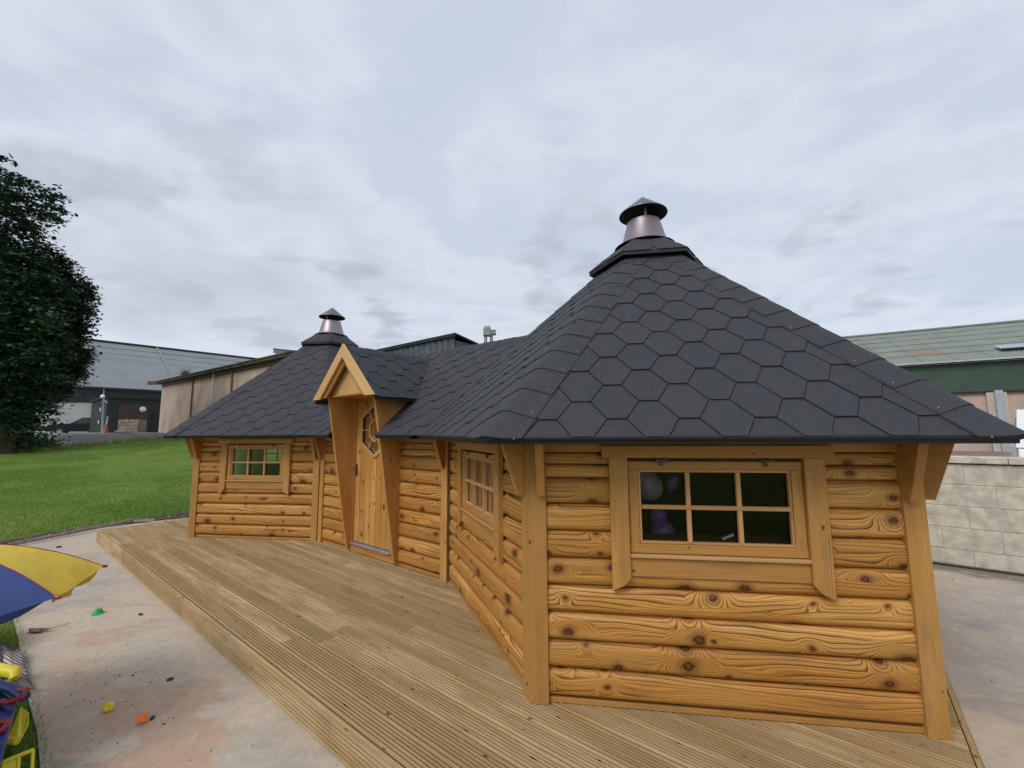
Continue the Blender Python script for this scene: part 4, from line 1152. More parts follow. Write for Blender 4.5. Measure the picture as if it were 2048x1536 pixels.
# 3. tan pebble-dash barn
M_tan = flat('pebble_dash_tan', (0.50, 0.385, 0.315), 0.95, 0, 0.18, 1.1, 0.8)
M_moss = flat('mossy_roof_sheet', (0.075, 0.070, 0.050), 0.95, 0, 0.45, 1.2, 0.5)
barn = empty('tan_barn', (-22.2, 26.6, 1.0), 'long tan pebble-dashed barn with a mossy roof edge behind the far pavilion', 'barn')
B0 = V3((-22.24, 26.59, 0)); bu = V3((0.8153, -0.579, 0)).normalized(); bv = V3((-bu.y, bu.x, 0))
mb = MB(); bx(mb, B0, bu, bv, 0, 16.5, 0, 9, -0.2, 4.50); bb_ = mb.build('body', M_tan, barn)
pts_ = []
mb = MB(); mb.extr([(-0.30, 4.50), (-0.30, 4.62), (4.5, 5.0), (9.3, 4.6), (9.3, 4.5)], B0, bu, bv, Z, -0.35, 16.8); rb = mb.build('roof', M_moss, barn)
for i in range(23):
    mb = MB(); mb.extr([(-0.34, 4.60), (-0.34, 4.66), (4.4, 5.06), (4.4, 5.0)], B0, bu, bv, Z, -0.3 + i * 0.74, -0.3 + i * 0.74 + 0.70); mb.build('roof_sheet', M_moss, rb)
for u_, w_, c_, nm in ((5.3, 0.05, (0.24, 0.12, 0.10), 'steel_post'), (8.1, 0.11, (0.62, 0.62, 0.60), 'downpipe'), (10.4, 0.07, (0.30, 0.085, 0.065), 'steel_post'), (14.2, 0.07, (0.30, 0.085, 0.065), 'steel_post')):
    mb = MB(); bx(mb, B0, bu, bv, u_, u_ + w_, -0.08, 0.0, 0.0, 4.48); mb.build(nm, flat('barn_' + nm, c_, 0.7, 0, 0.2), barn)
mb = MB(); mb.box(B0 + Z * 4.50, V3((-0.98, 0.2, 0.0)), V3((-0.2, -0.98, 0)), Z, -0.2, 1.1, -0.08, 0.08, -0.02, 0.20); mb.build('steel_beam', flat('red_oxide', (0.13, 0.045, 0.04), 0.7), barn)
mb = MB(); bx(mb, B0, bu, bv, 0, 16.5, -0.02, 0, 4.30, 4.49); mb.build('eaves_rail', flat('rail_red', (0.20, 0.10, 0.08), 0.8), barn)
# moss tuft on the roof edge
mb = MB()
for i in range(260):
    c = B0 + bu * random.gauss(4.6, 0.25) - bv * 0.2 + Z * 4.66; d = V3((random.gauss(0, .2), random.gauss(0, .1), abs(random.gauss(0, .22))))
    mb.face([c, c + V3((0.02, 0, 0)), c + d])
tag(mb.build('weed_tuft', M_moss), 'tuft of dry weeds growing on the barn roof edge', 'weed')
# box gutter beam sticking out above the barn
M_galv = flat('galvanised_steel', (0.26, 0.28, 0.30), 0.45, 0.5, 0.15, 2)
q0 = V3((-12.55, 22.0, 5.78)); q1 = V3((-10.3, 21.0, 5.40)); u = (q1 - q0).normalized(); vv = Z.cross(u).normalized()
mb = MB(); mb.box(q0, u, vv, Z, 0, 4.5, -0.12, 0.12, -0.22, 0.0, 0.0); mb.box(q0, u, vv, Z, 0, 4.5, -0.16, 0.16, 0.0, 0.04, 0.0)
mb.tube([q0 + u * 2.2 - Z * 0.2, V3(q0 + u * 2.2) - Z * 5.5], 0.06, 8)
tag(mb.build('box_beam', M_galv), 'grey galvanised box beam sticking out above the tan barn', 'beam')

# 4. dark corrugated building behind the link roof
M_corr = flat('corrugated_dark', (0.085, 0.105, 0.12), 0.5, 0.3, 0.35, 3)
cb = empty('corrugated_store', (-3.0, 22, 0), 'dark corrugated steel building showing above the link roof', 'building')
C0 = V3((-3.02, 22.0, 0))
prc = []; L_ = 9.0; n_ = 74; pr_ = []
for i in range(n_ + 1):
    x = L_ * i / n_; k = i % 4; pr_.append((x, 0.0 if k in (0, 1) else 0.06))
mb = MB()
for i in range(n_):
    (x0, y0), (x1, y1) = pr_[i], pr_[i + 1]
    p0 = C0 + A * x0 + B * y0; p1 = C0 + A * x1 + B * y1
    mb.face([p0 + Z * 0, p0 + Z * 6.39, p1 + Z * 6.39, p1 + Z * 0])
mb.build('corrugated_wall', M_corr, cb)
mb = MB(); mb.box(C0, A, B, Z, 0, L_, -7, -0.05, -0.2, 6.2); mb.build('body', M_corr, cb)
mb = MB(); mb.box(C0, A, B, Z, -0.1, L_ + .1, 0.0, 0.18, 6.38, 6.52); mb.build('fascia', M_dark, cb)
mb = MB(); mb.extr([(0.18, 6.48), (0.18, 6.56), (-7.0, 5.4), (-7.0, 5.3)], C0, A, B, Z, -0.2, L_ + .2); mb.build('roof', M_dark, cb)
# galvanised extraction flue
fl = empty('extraction_flue', (-1.25, 22, 0), 'twin galvanised extraction pipes with a box cowl above the link roof', 'flue')
for dx in (-0.17, 0.14):
    mb = MB(); mb.tube([(-1.22 + dx, 22, 0), (-1.22 + dx, 22, 6.55)], 0.085, 14); mb.build('pipe', M_galv, fl, smooth=50)
mb = MB(); mb.abox(-1.50, -1.12, 21.8, 22.2, 6.42, 6.82, 0.02); mb.extr([(21.8, 6.82), (22.2, 6.82), (22.12, 6.95), (21.88, 6.95)], V3((0, 0, 0)), X, Y, Z, -1.46, -1.14); mb.build('cowl', M_galv, fl)
mb = MB(); mb.abox(-1.12, -0.84, 21.85, 22.15, 6.48, 6.74, 0.02); mb.build('cowl_box', M_galv, fl)

# 5. farm building on the right with fibre-cement roof
M_fc = flat('fibre_cement', (0.235, 0.262, 0.232), 0.9, 0, 0.10, 1.2, 0.2)
M_sky = flat('rooflight_yellowed', (0.27, 0.215, 0.145), 0.7, 0, 0.1, 2)
M_gr2 = flat('green_sheet', (0.040, 0.078, 0.055), 0.6, 0, 0.12, 0.8)
M_pink = flat('pebble_dash_pink', (0.50, 0.375, 0.31), 0.95, 0, 0.10, 0.8, 0.5)
rb_ = empty('farm_shed', (28, 30, -0.16), 'long farm shed with green cladding and a ribbed grey roof on the right', 'building')
E0 = V3((27.99, 30.02, 0)); eu = V3((0.8637, -0.504, 0)).normalized(); ev = V3((-eu.y, eu.x, 0))
mb = MB(); bx(mb, E0, eu, ev, -14, 30, 0.25, 0.5, -0.2, 3.85); wl = mb.build('wall', M_pink, rb_)
mb = MB(); bx(mb, E0, eu, ev, -14, 30, 0.10, 0.24, 3.80, 5.85); mb.build('cladding', M_gr2, rb_)
mb = MB(); bx(mb, E0, eu, ev, -14, 30, 0.06, 0.10, 3.70, 3.82); mb.build('flashing', M_dark, rb_)
for u_ in (4.15, 12.2, -4, 20):
    mb = MB(); bx(mb, E0, eu, ev, u_, u_ + 0.95, 0.05, 0.25, -0.2, 3.72); mb.build('pilaster', flat('pilaster', (0.50, 0.44, 0.38), 0.9), rb_)
    mb = MB(); bx(mb, E0, eu, ev, u_ + 0.35, u_ + 0.72, -0.12, 0.05, -0.2, 3.85); mb.build('steel_column', flat('col_grey', (0.36, 0.41, 0.44), 0.6), rb_)
rw, rh = 12.0, 4.3
sr_ = (ev * rw + Z * rh); Vf = sr_.normalized(); Nf = eu.cross(Vf).normalized()
if Nf.z < 0: Nf = -Nf
Ls = sr_.length
mb = MB(); mb.extr([(-0.3, -0.15), (Ls, -0.15), (Ls, -0.1), (-0.3, -0.1)], E0 + Z * 6.0, eu, Vf, Nf, -14.5, 30.5); rfr = mb.build('roof', M_fc, rb_)
NR_ = 6; SW = 1.75
special = {(1, 5): 1, (1, 8): 0, (1, 9): 1, (3, 7): 1, (3, 14): 1, (4, 17): 1, (2, 20): 1}
for r_ in range(NR_):
    v0 = Ls * r_ / NR_ - (0.3 if r_ == 0 else 0); v1 = Ls * (r_ + 1) / NR_ + 0.12
    for c_ in range(26):
        u0 = -14.5 + c_ * SW; u1 = u0 + SW - 0.03
        mb = MB(); nn = 20; up = []
        for k in range(nn + 1):
            up.append((u0 + (u1 - u0) * k / nn, 0.055 if k % 2 else 0.0))
        for k in range(nn):
            (ua, ha), (ub, hb) = up[k], up[k + 1]; lf = 0.05
            f = lambda u_, v_, h_: E0 + Z * 6.0 + eu * u_ + Vf * v_ + Nf * h_
            mb.face([f(ua, v0, ha + lf), f(ub, v0, hb + lf), f(ub, v1, hb), f(ua, v1, ha)])
            mb.face([f(ua, v0, ha + lf - .04), f(ub, v0, hb + lf - .04), f(ub, v0, hb + lf), f(ua, v0, ha + lf)])
        mb.build('roof_sheet', M_sky if special.get((r_, c_)) else M_fc, rfr, label='yellowed translucent roof sheet' if special.get((r_, c_)) else None)
mb = MB(); mb.box(E0 + sr_ + Z * 6.0, eu, ev, Z, -14.5, 30.5, -0.25, 0.25, 0.02, 0.16); mb.build('ridge_cap', M_fc, rfr)
mb = MB(); mb.box(E0 + Z * 5.86, eu, ev, Z, -14.5, 30.5, -0.36, -0.22, 0.0, 0.10); mb.build('gutter', flat('pale_gutter', (0.5, 0.52, 0.5), 0.6), rb_)
for i in range(2):
    sp_ = MB(); sp_.box(E0 + Z * 6.0, eu, Vf, Nf, 5.6 + i * 2.6, 8.15 + i * 2.6, 1.55, 2.75, 0.22, 0.27, 0.01); o = sp_.build('panel', flat('solar_glass', (0.30, 0.33, 0.40), 0.15), rfr)
    sp_ = MB(); sp_.box(E0 + Z * 6.0, eu, Vf, Nf, 5.6 + i * 2.6, 8.15 + i * 2.6, 1.50, 1.548, 0.06, 0.28, 0.0); sp_.build('panel_rail', M_dark, rfr)

# ------------------------------------------------------------------ vehicles
M_carblk = flat('black_paint', (0.008, 0.009, 0.011), 0.5, 0.0, 0.1, spec=0.3); M_tyre = flat('tyre_rubber', (0.015, 0.015, 0.015), 0.9); M_rim = flat('alloy_rim', (0.42, 0.43, 0.44), 0.35, 0.7)
M_cglass = flat('dark_car_glass', (0.03, 0.035, 0.04), 0.08); M_white = flat('white_paint', (0.74, 0.76, 0.76), 0.3, 0, 0.03)
M_chrome = flat('chrome_bar', (0.5, 0.5, 0.52), 0.25, 0.9)
def vehicle(name, loc, fwd, side_prof, width, wheels, mats, label, cat, glasses, lights, bars=(), wheel_r=0.37):
    """side_prof: (x forward, z) outline split in convex columns"""
    t_ = empty(name, loc, label, cat); o_ = V3(loc); f = V3(fwd).normalized(); s_ = Z.cross(f)
    mb = MB()
    for (pr, w0, w1) in side_prof:      # convex sections; w0 half width low, w1 half width high
        zs = [p_[1] for p_ in pr]; zl, zh = min(zs), max(zs)
        L_ = []; Rr = []
        for (x, z) in pr:
            hw = w0 + (w1 - w0) * (z - zl) / (zh - zl)
            L_.append(o_ + f * x + Z * z + s_ * hw); Rr.append(o_ + f * x + Z * z - s_ * hw)
        n = len(pr)
        mb.face(L_); mb.face(Rr[::-1])
        for i in range(n): j = (i + 1) % n; mb.face([L_[j], L_[i], Rr[i], Rr[j]])
    body = mb.build('body', mats[0], t_)
    bev = body.modifiers.new('bevel', 'BEVEL'); bev.width = 0.03; bev.segments = 2
    for (pr, hw) in glasses:
        for sg in (1, -1):
            mb = MB(); q = [o_ + f * x + Z * z + s_ * sg * (hw + (k_)) for (x, z, k_) in pr]; q2 = [v_ + s_ * sg * -0.02 for v_ in q]
            add_prism(mb, q, q2, s_ * sg); mb.build('side_window', M_cglass, t_)
    for (x, z, dy, w_, h_) in lights:
        for sg in (1, -1):
            mb = MB(); mb.box(o_ + f * x + Z * z + s_ * sg * dy, s_, Z, f, -w_, w_, -h_, h_, -0.03, 0.03, 0.008); mb.build('headlight', M_chrome, t_)
    for x in wheels:
        for sg in (1, -1):
            c = o_ + f * x + Z * wheel_r + s_ * sg * (width / 2 - 0.12)
            mb = MB(); mb.lathe(c, [(wheel_r * .62, 0.10), (wheel_r * .95, 0.12), (wheel_r, 0.08), (wheel_r, -0.08), (wheel_r * .95, -0.12), (wheel_r * .5, -0.12)], 28, axis=tuple(s_ * sg)); wh = mb.build('wheel', M_tyre, t_, smooth=40)
            mb = MB(); mb.lathe(c, [(wheel_r * .64, 0.11), (wheel_r * .58, 0.07), (wheel_r * .2, 0.09), (0.001, 0.10)], 28, axis=tuple(s_ * sg))
            for k in range(5):
                an = k * 2 * math.pi / 5; e_ = (f * math.cos(an) + Z * math.sin(an)); mb.box(c + s_ * sg * 0.085, e_, e_.cross(s_), s_ * sg, 0.03, wheel_r * .6, -0.03, 0.03, 0, 0.03)
            mb.build('rim', M_rim, wh, smooth=40)
    for pts_, r_ in bars:
        for sg in (1, -1):
            mb = MB(); mb.tube([o_ + f * x + Z * z + s_ * sg * y_ for x, y_, z in pts_], r_, 8); mb.build('roll_bar', M_chrome, t_)
    return t_
pk = [([(2.65, 0.33), (2.70, 0.80), (2.55, 1.02), (1.15, 1.12), (1.15, 0.33)], 0.93, 0.88),
      ([(1.148, 0.33), (1.148, 1.12), (-0.75, 1.12), (-0.75, 0.33)], 0.93, 0.90),
      ([(1.10, 1.122), (0.25, 1.72), (-0.65, 1.72), (-0.75, 1.122)], 0.88, 0.70),
      ([(-0.752, 0.40), (-0.752, 1.10), (-2.6, 1.10), (-2.6, 0.40)], 0.93, 0.93)]
pick = vehicle('pickup_truck', (-43.9, 43.6, 1.30), (-0.80, -0.60, 0), pk, 1.9, (1.75, -1.6), [M_carblk], 'black pickup truck parked in front of the white hall wall', 'pickup',
        [([(0.95, 1.16, 0.0), (0.28, 1.62, -0.13), (-0.15, 1.62, -0.13), (-0.15, 1.16, 0.0)], 0.872), ([(-0.22, 1.16, 0.0), (-0.22, 1.62, -0.13), (-0.58, 1.62, -0.13), (-0.66, 1.16, 0.0)], 0.872)],
        [(2.66, 0.90, 0.62, 0.2, 0.08)], bars=[([(-0.85, 0.75, 1.1), (-1.0, 0.72, 1.75), (-1.9, 0.8, 1.12)], 0.035)])
vn = [([(2.3, 0.35), (2.35, 0.85), (1.75, 1.10), (1.2, 1.12), (1.2, 0.35)], 0.95, 0.90),
      ([(1.198, 0.35), (1.198, 1.12), (-2.3, 1.12), (-2.3, 0.35)], 0.97, 0.96),
      ([(1.72, 1.122), (0.95, 1.95), (-2.25, 2.05), (-2.3, 1.122)], 0.93, 0.82)]
vehicle('delivery_van', (12.75, 9.6, -0.168), (-0.75, -0.66, 0), vn, 1.95, (1.4, -1.5), [M_white], 'white van partly hidden beyond the block wall on the right', 'van',
        [([(1.45, 1.2, 0), (0.95, 1.78, -0.07), (0.25, 1.80, -0.07), (0.25, 1.2, 0)], 0.93)], [(2.30, 0.80, 0.7, 0.16, 0.1)], wheel_r=0.33)

# ------------------------------------------------------------------ small background things
lp = empty('lamp_post', (-31.1, 32, 1.33), 'tall thin grey post with round white lamp beside the dark shed', 'lamp post')
mb = MB(); mb.tube([(-31.0, 32, 1.30), (-31.15, 32, 3.9), (-31.2, 32, 4.75)], [0.075, 0.055, 0.03], 10); mb.build('pole', flat('post_grey', (0.24, 0.27, 0.30), 0.6), lp)
mb = MB(); mb.lathe((-31.2, 31.93, 4.22), [(0.001, 0.07), (0.09, 0.05), (0.135, 0.0), (0.08, -0.04)], 20, axis=(0.3, -0.9, 0.1)); mb.build('lamp', flat('lamp_white', (0.8, 0.8, 0.8), 0.4), lp, smooth=50)
mb = MB(); mb.tube([(-31.15, 32, 3.95), (-30.85, 31.9, 3.8), (-30.75, 31.9, 3.72)], 0.03, 8); mb.build('bracket', M_chrome, lp)
cn = empty('marker_post', (-23.25, 24.2, 1.20), 'orange based marker post with a white rod at the edge of the lawn', 'marker post')
zc0 = terrain_z(*loc_ab(-23.25, 24.2)) + 0.05
mb = MB(); mb.lathe((-23.25, 24.2, zc0), [(0.001, 0), (0.13, 0), (0.13, 0.06), (0.10, 0.10), (0.085, 0.38), (0.03, 0.52), (0.001, 0.52)], 16); mb.build('base', flat('orange_plastic', (0.42, 0.11, 0.03), 0.5), cn, smooth=40)
mb = MB(); mb.tube([(-23.25, 24.2, zc0 + 0.5), (-23.22, 24.2, zc0 + 0.98)], 0.035, 8); mb.build('rod', flat('rod_white', (0.6, 0.6, 0.58), 0.6), cn)
# stack of stone blocks on a pallet
st = empty('stone_stack', (-26.6, 30, 1.35), 'pallet stack of tan stone slabs in front of the brown roller door', 'stone stack')
zs = terrain_z(*loc_ab(-26.6, 30)) + 0.04
M_stone = flat('tan_stone', (0.24, 0.195, 0.145), 0.95, 0, 0.3, 3, 0.6)
mb = MB(); mb.abox(-27.6, -26.25, 29.6, 30.3, zs, zs + 0.1); mb.build('pallet', M_dark, st)
for lvl in range(4):
    x = -27.65
    while x < -26.35:
        w_ = random.uniform(0.5, 0.9); x1 = min(x + w_, -26.22)
        mb = MB(); mb.abox(x + 0.01, x1 - 0.01, 29.6 + random.uniform(-.03, .03), 30.3, zs + 0.1 + lvl * 0.22 + 0.006, zs + 0.1 + (lvl + 1) * 0.22, 0.02); mb.build('stone_slab', M_stone, st); x = x1
# fallen sign / lid on the gravel, and rubbish
zq = gz(*loc_ab(-21.9, 24.2)) + 0.10
mb = MB(); mb.lathe((-22.0, 24.0, zq), [(0.001, 0.03), (0.4, 0.03), (0.44, 0.0), (0.001, 0.0)], 24); tag(mb.build('round_lid', flat('lid_pale', (0.30, 0.31, 0.30), 0.6)), 'flat grey round lid lying on the gravel beside the marker post', 'lid')
mb = MB(); mb.abox(-22.3, -21.9, 28.2, 28.6, 1.22, 1.9, 0.03); mb.abox(-22.45, -22.3, 28.2, 28.5, 1.22, 1.7, 0.02)
tag(mb.build('gas_heater', flat('dark_machine', (0.03, 0.035, 0.05), 0.5)), 'small dark machine standing by the corner of the tan barn', 'machine')
# weeds along the crest of the bank
mb = MB()
for i in range(2600):
    b_ = random.uniform(-4, 3.2); a_ = 22.75 + random.gauss(0, .35) + (0.8 if b_ > 1 else 0); p_ = P(a_, b_, terrain_z(a_, b_) + 0.02)
    if mnoise.noise((a_ * 0.8, b_ * 1.3, 4)) < 0.0: continue
    h = random.uniform(0.03, 0.16); an = random.uniform(0, 6.28); dx = V3((math.cos(an), math.sin(an), 0)) * 0.02
    mb.face([p_ - dx, p_ + dx, p_ + V3((random.gauss(0, .06), random.gauss(0, .06), h))])
tag(mb.build('bank_weeds', M_blade), 'straggly weeds growing along the top of the lawn', 'weeds', kind='stuff')

# ------------------------------------------------------------------ trees
def pxw(px, py, y):     # a point of the site seen in the survey photograph, at depth y
    f = 841.64; Xc = px - 1024; Yc = 768 - py; cr, s_ = math.cos(-roll), math.sin(-roll)
    Xc, Yc = cr * Xc + s_ * Yc, -s_ * Xc + cr * Yc
    r_ = V3((Xc, f * math.cos(pit) - Yc * math.sin(pit), f * math.sin(pit) + Yc * math.cos(pit)))
    return r_ * (y / r_.y) + Z * EYE
def tree(name, base, clumps, leafmat, label, nleaf, lsz, limbs=6, trunk_r=0.42, seed=1):
    rg = random.Random(seed); t_ = empty(name, base, label, 'tree'); base = V3(base)
    top_ = max(clumps, key=lambda c: c[0].z)[0]; ctr = sum((c[0] for c in clumps), V3((0, 0, 0))) / len(clumps)
    mb = MB(); tp = [base - Z * 0.3, base + Z * 0.35, base + Z * 1.6 + V3((0.1, 0, 0))]; H = top_.z - base.z
    for k in range(1, 7):
        f_ = k / 6; q = base.lerp(V3((ctr.x, ctr.y, top_.z - 0.8)), f_ * 0.7); tp.append(V3((q.x + rg.gauss(0, .1), q.y + rg.gauss(0, .1), base.z + 1.6 + (H - 2.6) * f_ * 0.62)))
    rr_ = [trunk_r * 1.45, trunk_r * 1.1] + [trunk_r * (1 - 0.125 * k) for k in range(7)]
    mb.tube(tp, rr_, 12); mb.build('trunk', M_bark, t_, smooth=60)
    for c, r_ in rg.sample([c for c in clumps if c[1] > 0.62], limbs):
        k = min(len(tp) - 2, max(2, int((c.z - base.z - 1.5) / H * 7) + 1)); s0 = tp[k] - Z * 0.5
        m1 = s0.lerp(c, 0.5) + Z * 0.25
        mb = MB(); mb.tube([s0, m1, c, c + (c - m1).normalized() * r_ * .5], [trunk_r * .33, trunk_r * .2, trunk_r * .09, 0.02], 7); mb.build('limb', M_bark, t_, smooth=60)
    # leaves in sprays around sub-twigs
    tot = sum(r_ ** 2 for _, r_ in clumps); n = nleaf
    Vs = np.zeros((n * 4, 3), dtype=np.float32); c_ = 0
    for c, r_ in clumps:
        m_ = int(n * r_ ** 2 / tot * (0.62 if c.z > 8.3 else 1.0)); per = 26
        for sidx in range(max(1, m_ // per)):
            u_ = V3((rg.gauss(0, 1), rg.gauss(0, 1), rg.gauss(0, 0.8))).normalized()
            rad = r_ * (0.55 + 0.5 * rg.random() ** 0.6); sp0 = c + u_ * rad * V3((1, 1, 0.85)).length / 1.65
            drp = V3((u_.x, u_.y, -0.25 + 0.3 * u_.z)).normalized()
            for l in range(per):
                if c_ >= n: break
                al = rg.random(); q = sp0 + drp * (al - .5) * 0.75 + V3((rg.gauss(0, .13), rg.gauss(0, .13), rg.gauss(0, .035)))
                nrm = V3((rg.gauss(0, .45), rg.gauss(0, .45), 1)).normalized(); e1 = nrm.orthogonal().normalized(); an = rg.uniform(0, 6.28)
                d1 = (e1 * math.cos(an) + nrm.cross(e1) * math.sin(an)); d2 = nrm.cross(d1); sz = lsz * rg.uniform(0.6, 1.25)
                Vs[c_ * 4] = q - d1 * sz; Vs[c_ * 4 + 1] = q + d2 * sz * .62; Vs[c_ * 4 + 2] = q + d1 * sz - Z * sz * .25; Vs[c_ * 4 + 3] = q - d2 * sz * .62; c_ += 1
    Vs = Vs[:c_ * 4]; rl = WORLD_LOC[t_.name]; Vs -= np.array(rl, dtype=np.float32)
    me = bpy.data.meshes.new('crown'); me.vertices.add(c_ * 4); me.vertices.foreach_set('co', Vs.ravel())
    me.loops.add(c_ * 4); me.loops.foreach_set('vertex_index', np.arange(c_ * 4, dtype=np.int32)); me.polygons.add(c_)
    me.polygons.foreach_set('loop_start', np.arange(0, c_ * 4, 4, dtype=np.int32)); me.polygons.foreach_set('loop_total', np.full(c_, 4, dtype=np.int32))
    me.update(calc_edges=True); me.materials.append(leafmat); o = bpy.data.objects.new('crown', me); COL.objects.link(o); o.parent = t_
    return t_
def clump_list(lst, y0, seed):
    rg = random.Random(seed); out_ = []
    for (px, py, rpx, dy) in lst:
        y = y0 + dy; px -= 8; rpx *= 0.88; out_.append((pxw(px, py, y), rpx / 841.0 * y))
        for k in range(4):
            an = rg.uniform(0, 6.28); out_.append((pxw(px + rpx * 1.05 * math.cos(an), py + rpx * 0.9 * math.sin(an), y + rg.gauss(0, .5)), rpx * rg.uniform(.22, .42) / 841.0 * y))
    return out_
# front tree: crown points as surveyed; it carries on beyond the left of the view
fr = [(-20, 345, 48, 0), (28, 385, 42, -.3), (60, 420, 38, 0.3), (98, 398, 27, 0), (112, 432, 22, 0.2), (70, 470, 30, .4), (20, 450, 45, .5), (-70, 400, 70, 0), (-120, 500, 90, .5),
      (-30, 500, 60, 0), (30, 520, 46, 0), (75, 535, 36, .2), (100, 570, 34, -.5), (55, 600, 46, -.6), (-20, 600, 75, -.4), (-100, 640, 95, 0), (100, 620, 36, -.6), (70, 660, 48, -.8),
      (10, 690, 60, -.6), (110, 690, 34, -.3), (-60, 740, 80, -.4), (50, 740, 50, -.6), (10, 800, 45, -.5), (60, 810, 36, -.2), (88, 760, 34, 0.2), (75, 845, 20, .2), (20, 850, 28, 0), (-40, 830, 50, 0), (98, 805, 20, .3), (-150, 600, 90, 1.5), (-90, 480, 80, 2.5), (0, 560, 70, 2.2), (-60, 680, 90, 2.6)]
bk = [(110, 515, 24, 0), (138, 530, 26, .3), (150, 565, 32, 0), (175, 590, 27, .2), (140, 610, 42, .5), (178, 625, 22, 0), (170, 660, 26, .3), (130, 660, 45, .8), (160, 700, 32, 0), (178, 712, 12, 0), (140, 735, 38, .5), (168, 748, 16, .2), (110, 770, 34, .6), (140, 778, 16, .3), (80, 600, 60, 1.5), (90, 700, 60, 1.5), (60, 800, 45, 1.5)]
tree('sycamore_tree', pxw(-30, 905, 15.6) + V3((0.4, 0, -0.1)), clump_list(fr, 15.6, 1), M_leafA, 'large dark sycamore tree filling the left edge of the view', 98000, 0.085, 7, 0.40, 5)
tree('maple_tree', pxw(30, 893, 17.2), clump_list([(a_ - 16, b_, c_ * 0.93, d_) for a_, b_, c_, d_ in bk], 17.2, 2), M_leafB, 'lower dark tree with reddish seeds close behind the large sycamore', 62000, 0.082, 4, 0.34, 9)
# low bush at the foot
mb = MB()
for i in range(1500):
    c = pxw(62, 890, 16.6); q = c + V3((random.gauss(0, .35), random.gauss(0, .3), abs(random.gauss(0, .2)) - 0.1)); an = random.uniform(0, 6.28); d = V3((math.cos(an), math.sin(an), random.gauss(0, .4))) * 0.06
    mb.face([q - d, q + d, q + V3((0, 0, 0.07))])
tag(mb.build('nettle_clump', M_leafA), 'low green nettles growing at the foot of the trees', 'weeds', kind='stuff')

# ------------------------------------------------------------------ toys
M_yel = flat('yellow_fabric', (0.70, 0.50, 0.045), 0.7, 0, 0.10, 9, 0.15); M_blu = flat('blue_fabric', (0.038, 0.070, 0.225), 0.75, 0, 0.12, 4)
M_ypl = flat('yellow_plastic', (0.78, 0.66, 0.02), 0.35, 0, 0.03); M_bpl = flat('blue_plastic', (0.010, 0.045, 0.21), 0.35, 0, 0.05); M_rpl = flat('red_plastic', (0.33, 0.015, 0.03), 0.4, 0, 0.05)
M_gpl = flat('green_plastic', (0.02, 0.42, 0.09), 0.35, 0, 0.03); M_opl = flat('orange_plastic_bright', (0.85, 0.20, 0.015), 0.4, 0, 0.03); M_navy = flat('navy_inside', (0.008, 0.02, 0.06), 0.5)
para = empty('toy_parasol', (-2.80, 2.03, GZ), 'small blue and yellow play parasol over the edge of the concrete', 'parasol')
PC = V3((-2.80, 2.03, 0)); T0 = V3((-2.361, 2.526, 0)); T1 = V3((-2.139, 2.067, 0))
mid = (T0 + T1) / 2; half = (T1 - T0).length / 2; nn = V3((T0.y - T1.y, T1.x - T0.x, 0)).normalized()
if nn.dot(V3((-1, 0, 0))) < 0: nn = -nn
PC = mid + nn * (half / math.tan(R(22.5))); PRr = half / math.sin(R(22.5))
an0 = math.atan2(T1.y - PC.y, T1.x - PC.x); sgn = 1 if ((math.atan2(T0.y - PC.y, T0.x - PC.x) - an0) % (2 * math.pi)) < math.pi else -1
def dome(rf_): return 0.62 + 0.235 * (1 - rf_ ** 2.1)
for k in range(8):
    a_0 = an0 + sgn * R(45) * k; a_1 = a_0 + sgn * R(45); mb = MB(); NR1, NC = 12, 10
    for i in range(NR1 + 1):
        rf_ = i / NR1
        for j in range(NC + 1):
            s_ = j / NC; e0 = V3((math.cos(a_0), math.sin(a_0), 0)) * PRr * rf_; e1 = V3((math.cos(a_1), math.sin(a_1), 0)) * PRr * rf_
            q = e0.lerp(e1, s_); sag = 4 * s_ * (1 - s_); z_ = dome(rf_) - 0.016 * sag * rf_ ** 2 + 0.004 * mnoise.noise((q.x * 9, q.y * 9, k)); q = q * (1 - 0.025 * sag * rf_ ** 3)
            mb.v.append(tuple(PC + q + Z * z_))
    for j in range(NC + 1):     # valance
        s_ = j / NC; sag = 4 * s_ * (1 - s_); b0_ = V3(mb.v[NR1 * (NC + 1) + j]); inw = (PC + Z * 0.6 - b0_); inw.z = 0; inw.normalize()
        mb.v.append(tuple(b0_ - Z * (0.034 * min(1, sag * 2.4) + 0.006 * math.sin(s_ * 19 + k)) + inw * (0.02 + 0.014 * math.sin(s_ * 13 + k * 2))))
    W_ = NC + 1
    for i in range(NR1 + 1):
        for j in range(NC):
            q = (i * W_ + j, i * W_ + j + 1, (i + 1) * W_ + j + 1, (i + 1) * W_ + j)
            mb.f.append(q); mb.mi.append(0); mb.uv += [(0, 0)] * 4
    mb.build('panel', M_yel if k % 2 == 0 else M_blu, para, smooth=40, label='yellow fabric panel' if k % 2 == 0 else 'blue fabric panel')
    mb = MB(); pts_ = [PC + V3((math.cos(a_0), math.sin(a_0), 0)) * PRr * (i / 10) * 1.0 + Z * (dome(i / 10) + 0.002) for i in range(11)]; mb.tube(pts_, 0.0018, 6); rb2 = mb.build('rib', M_rpl, para)
    mb = MB(); mb.lathe(pts_[-1], [(0.001, 0.02), (0.008, 0.014), (0.008, -0.006), (0.001, -0.008)], 10, axis=(math.cos(a_0), math.sin(a_0), -0.2)); mb.build('tip', M_rpl, rb2)
mb = MB(); mb.tube([PC + Z * GZ, PC + Z * 0.86], 0.012, 10); mb.build('pole', flat('pole_white', (0.7, 0.7, 0.7), 0.4), para)

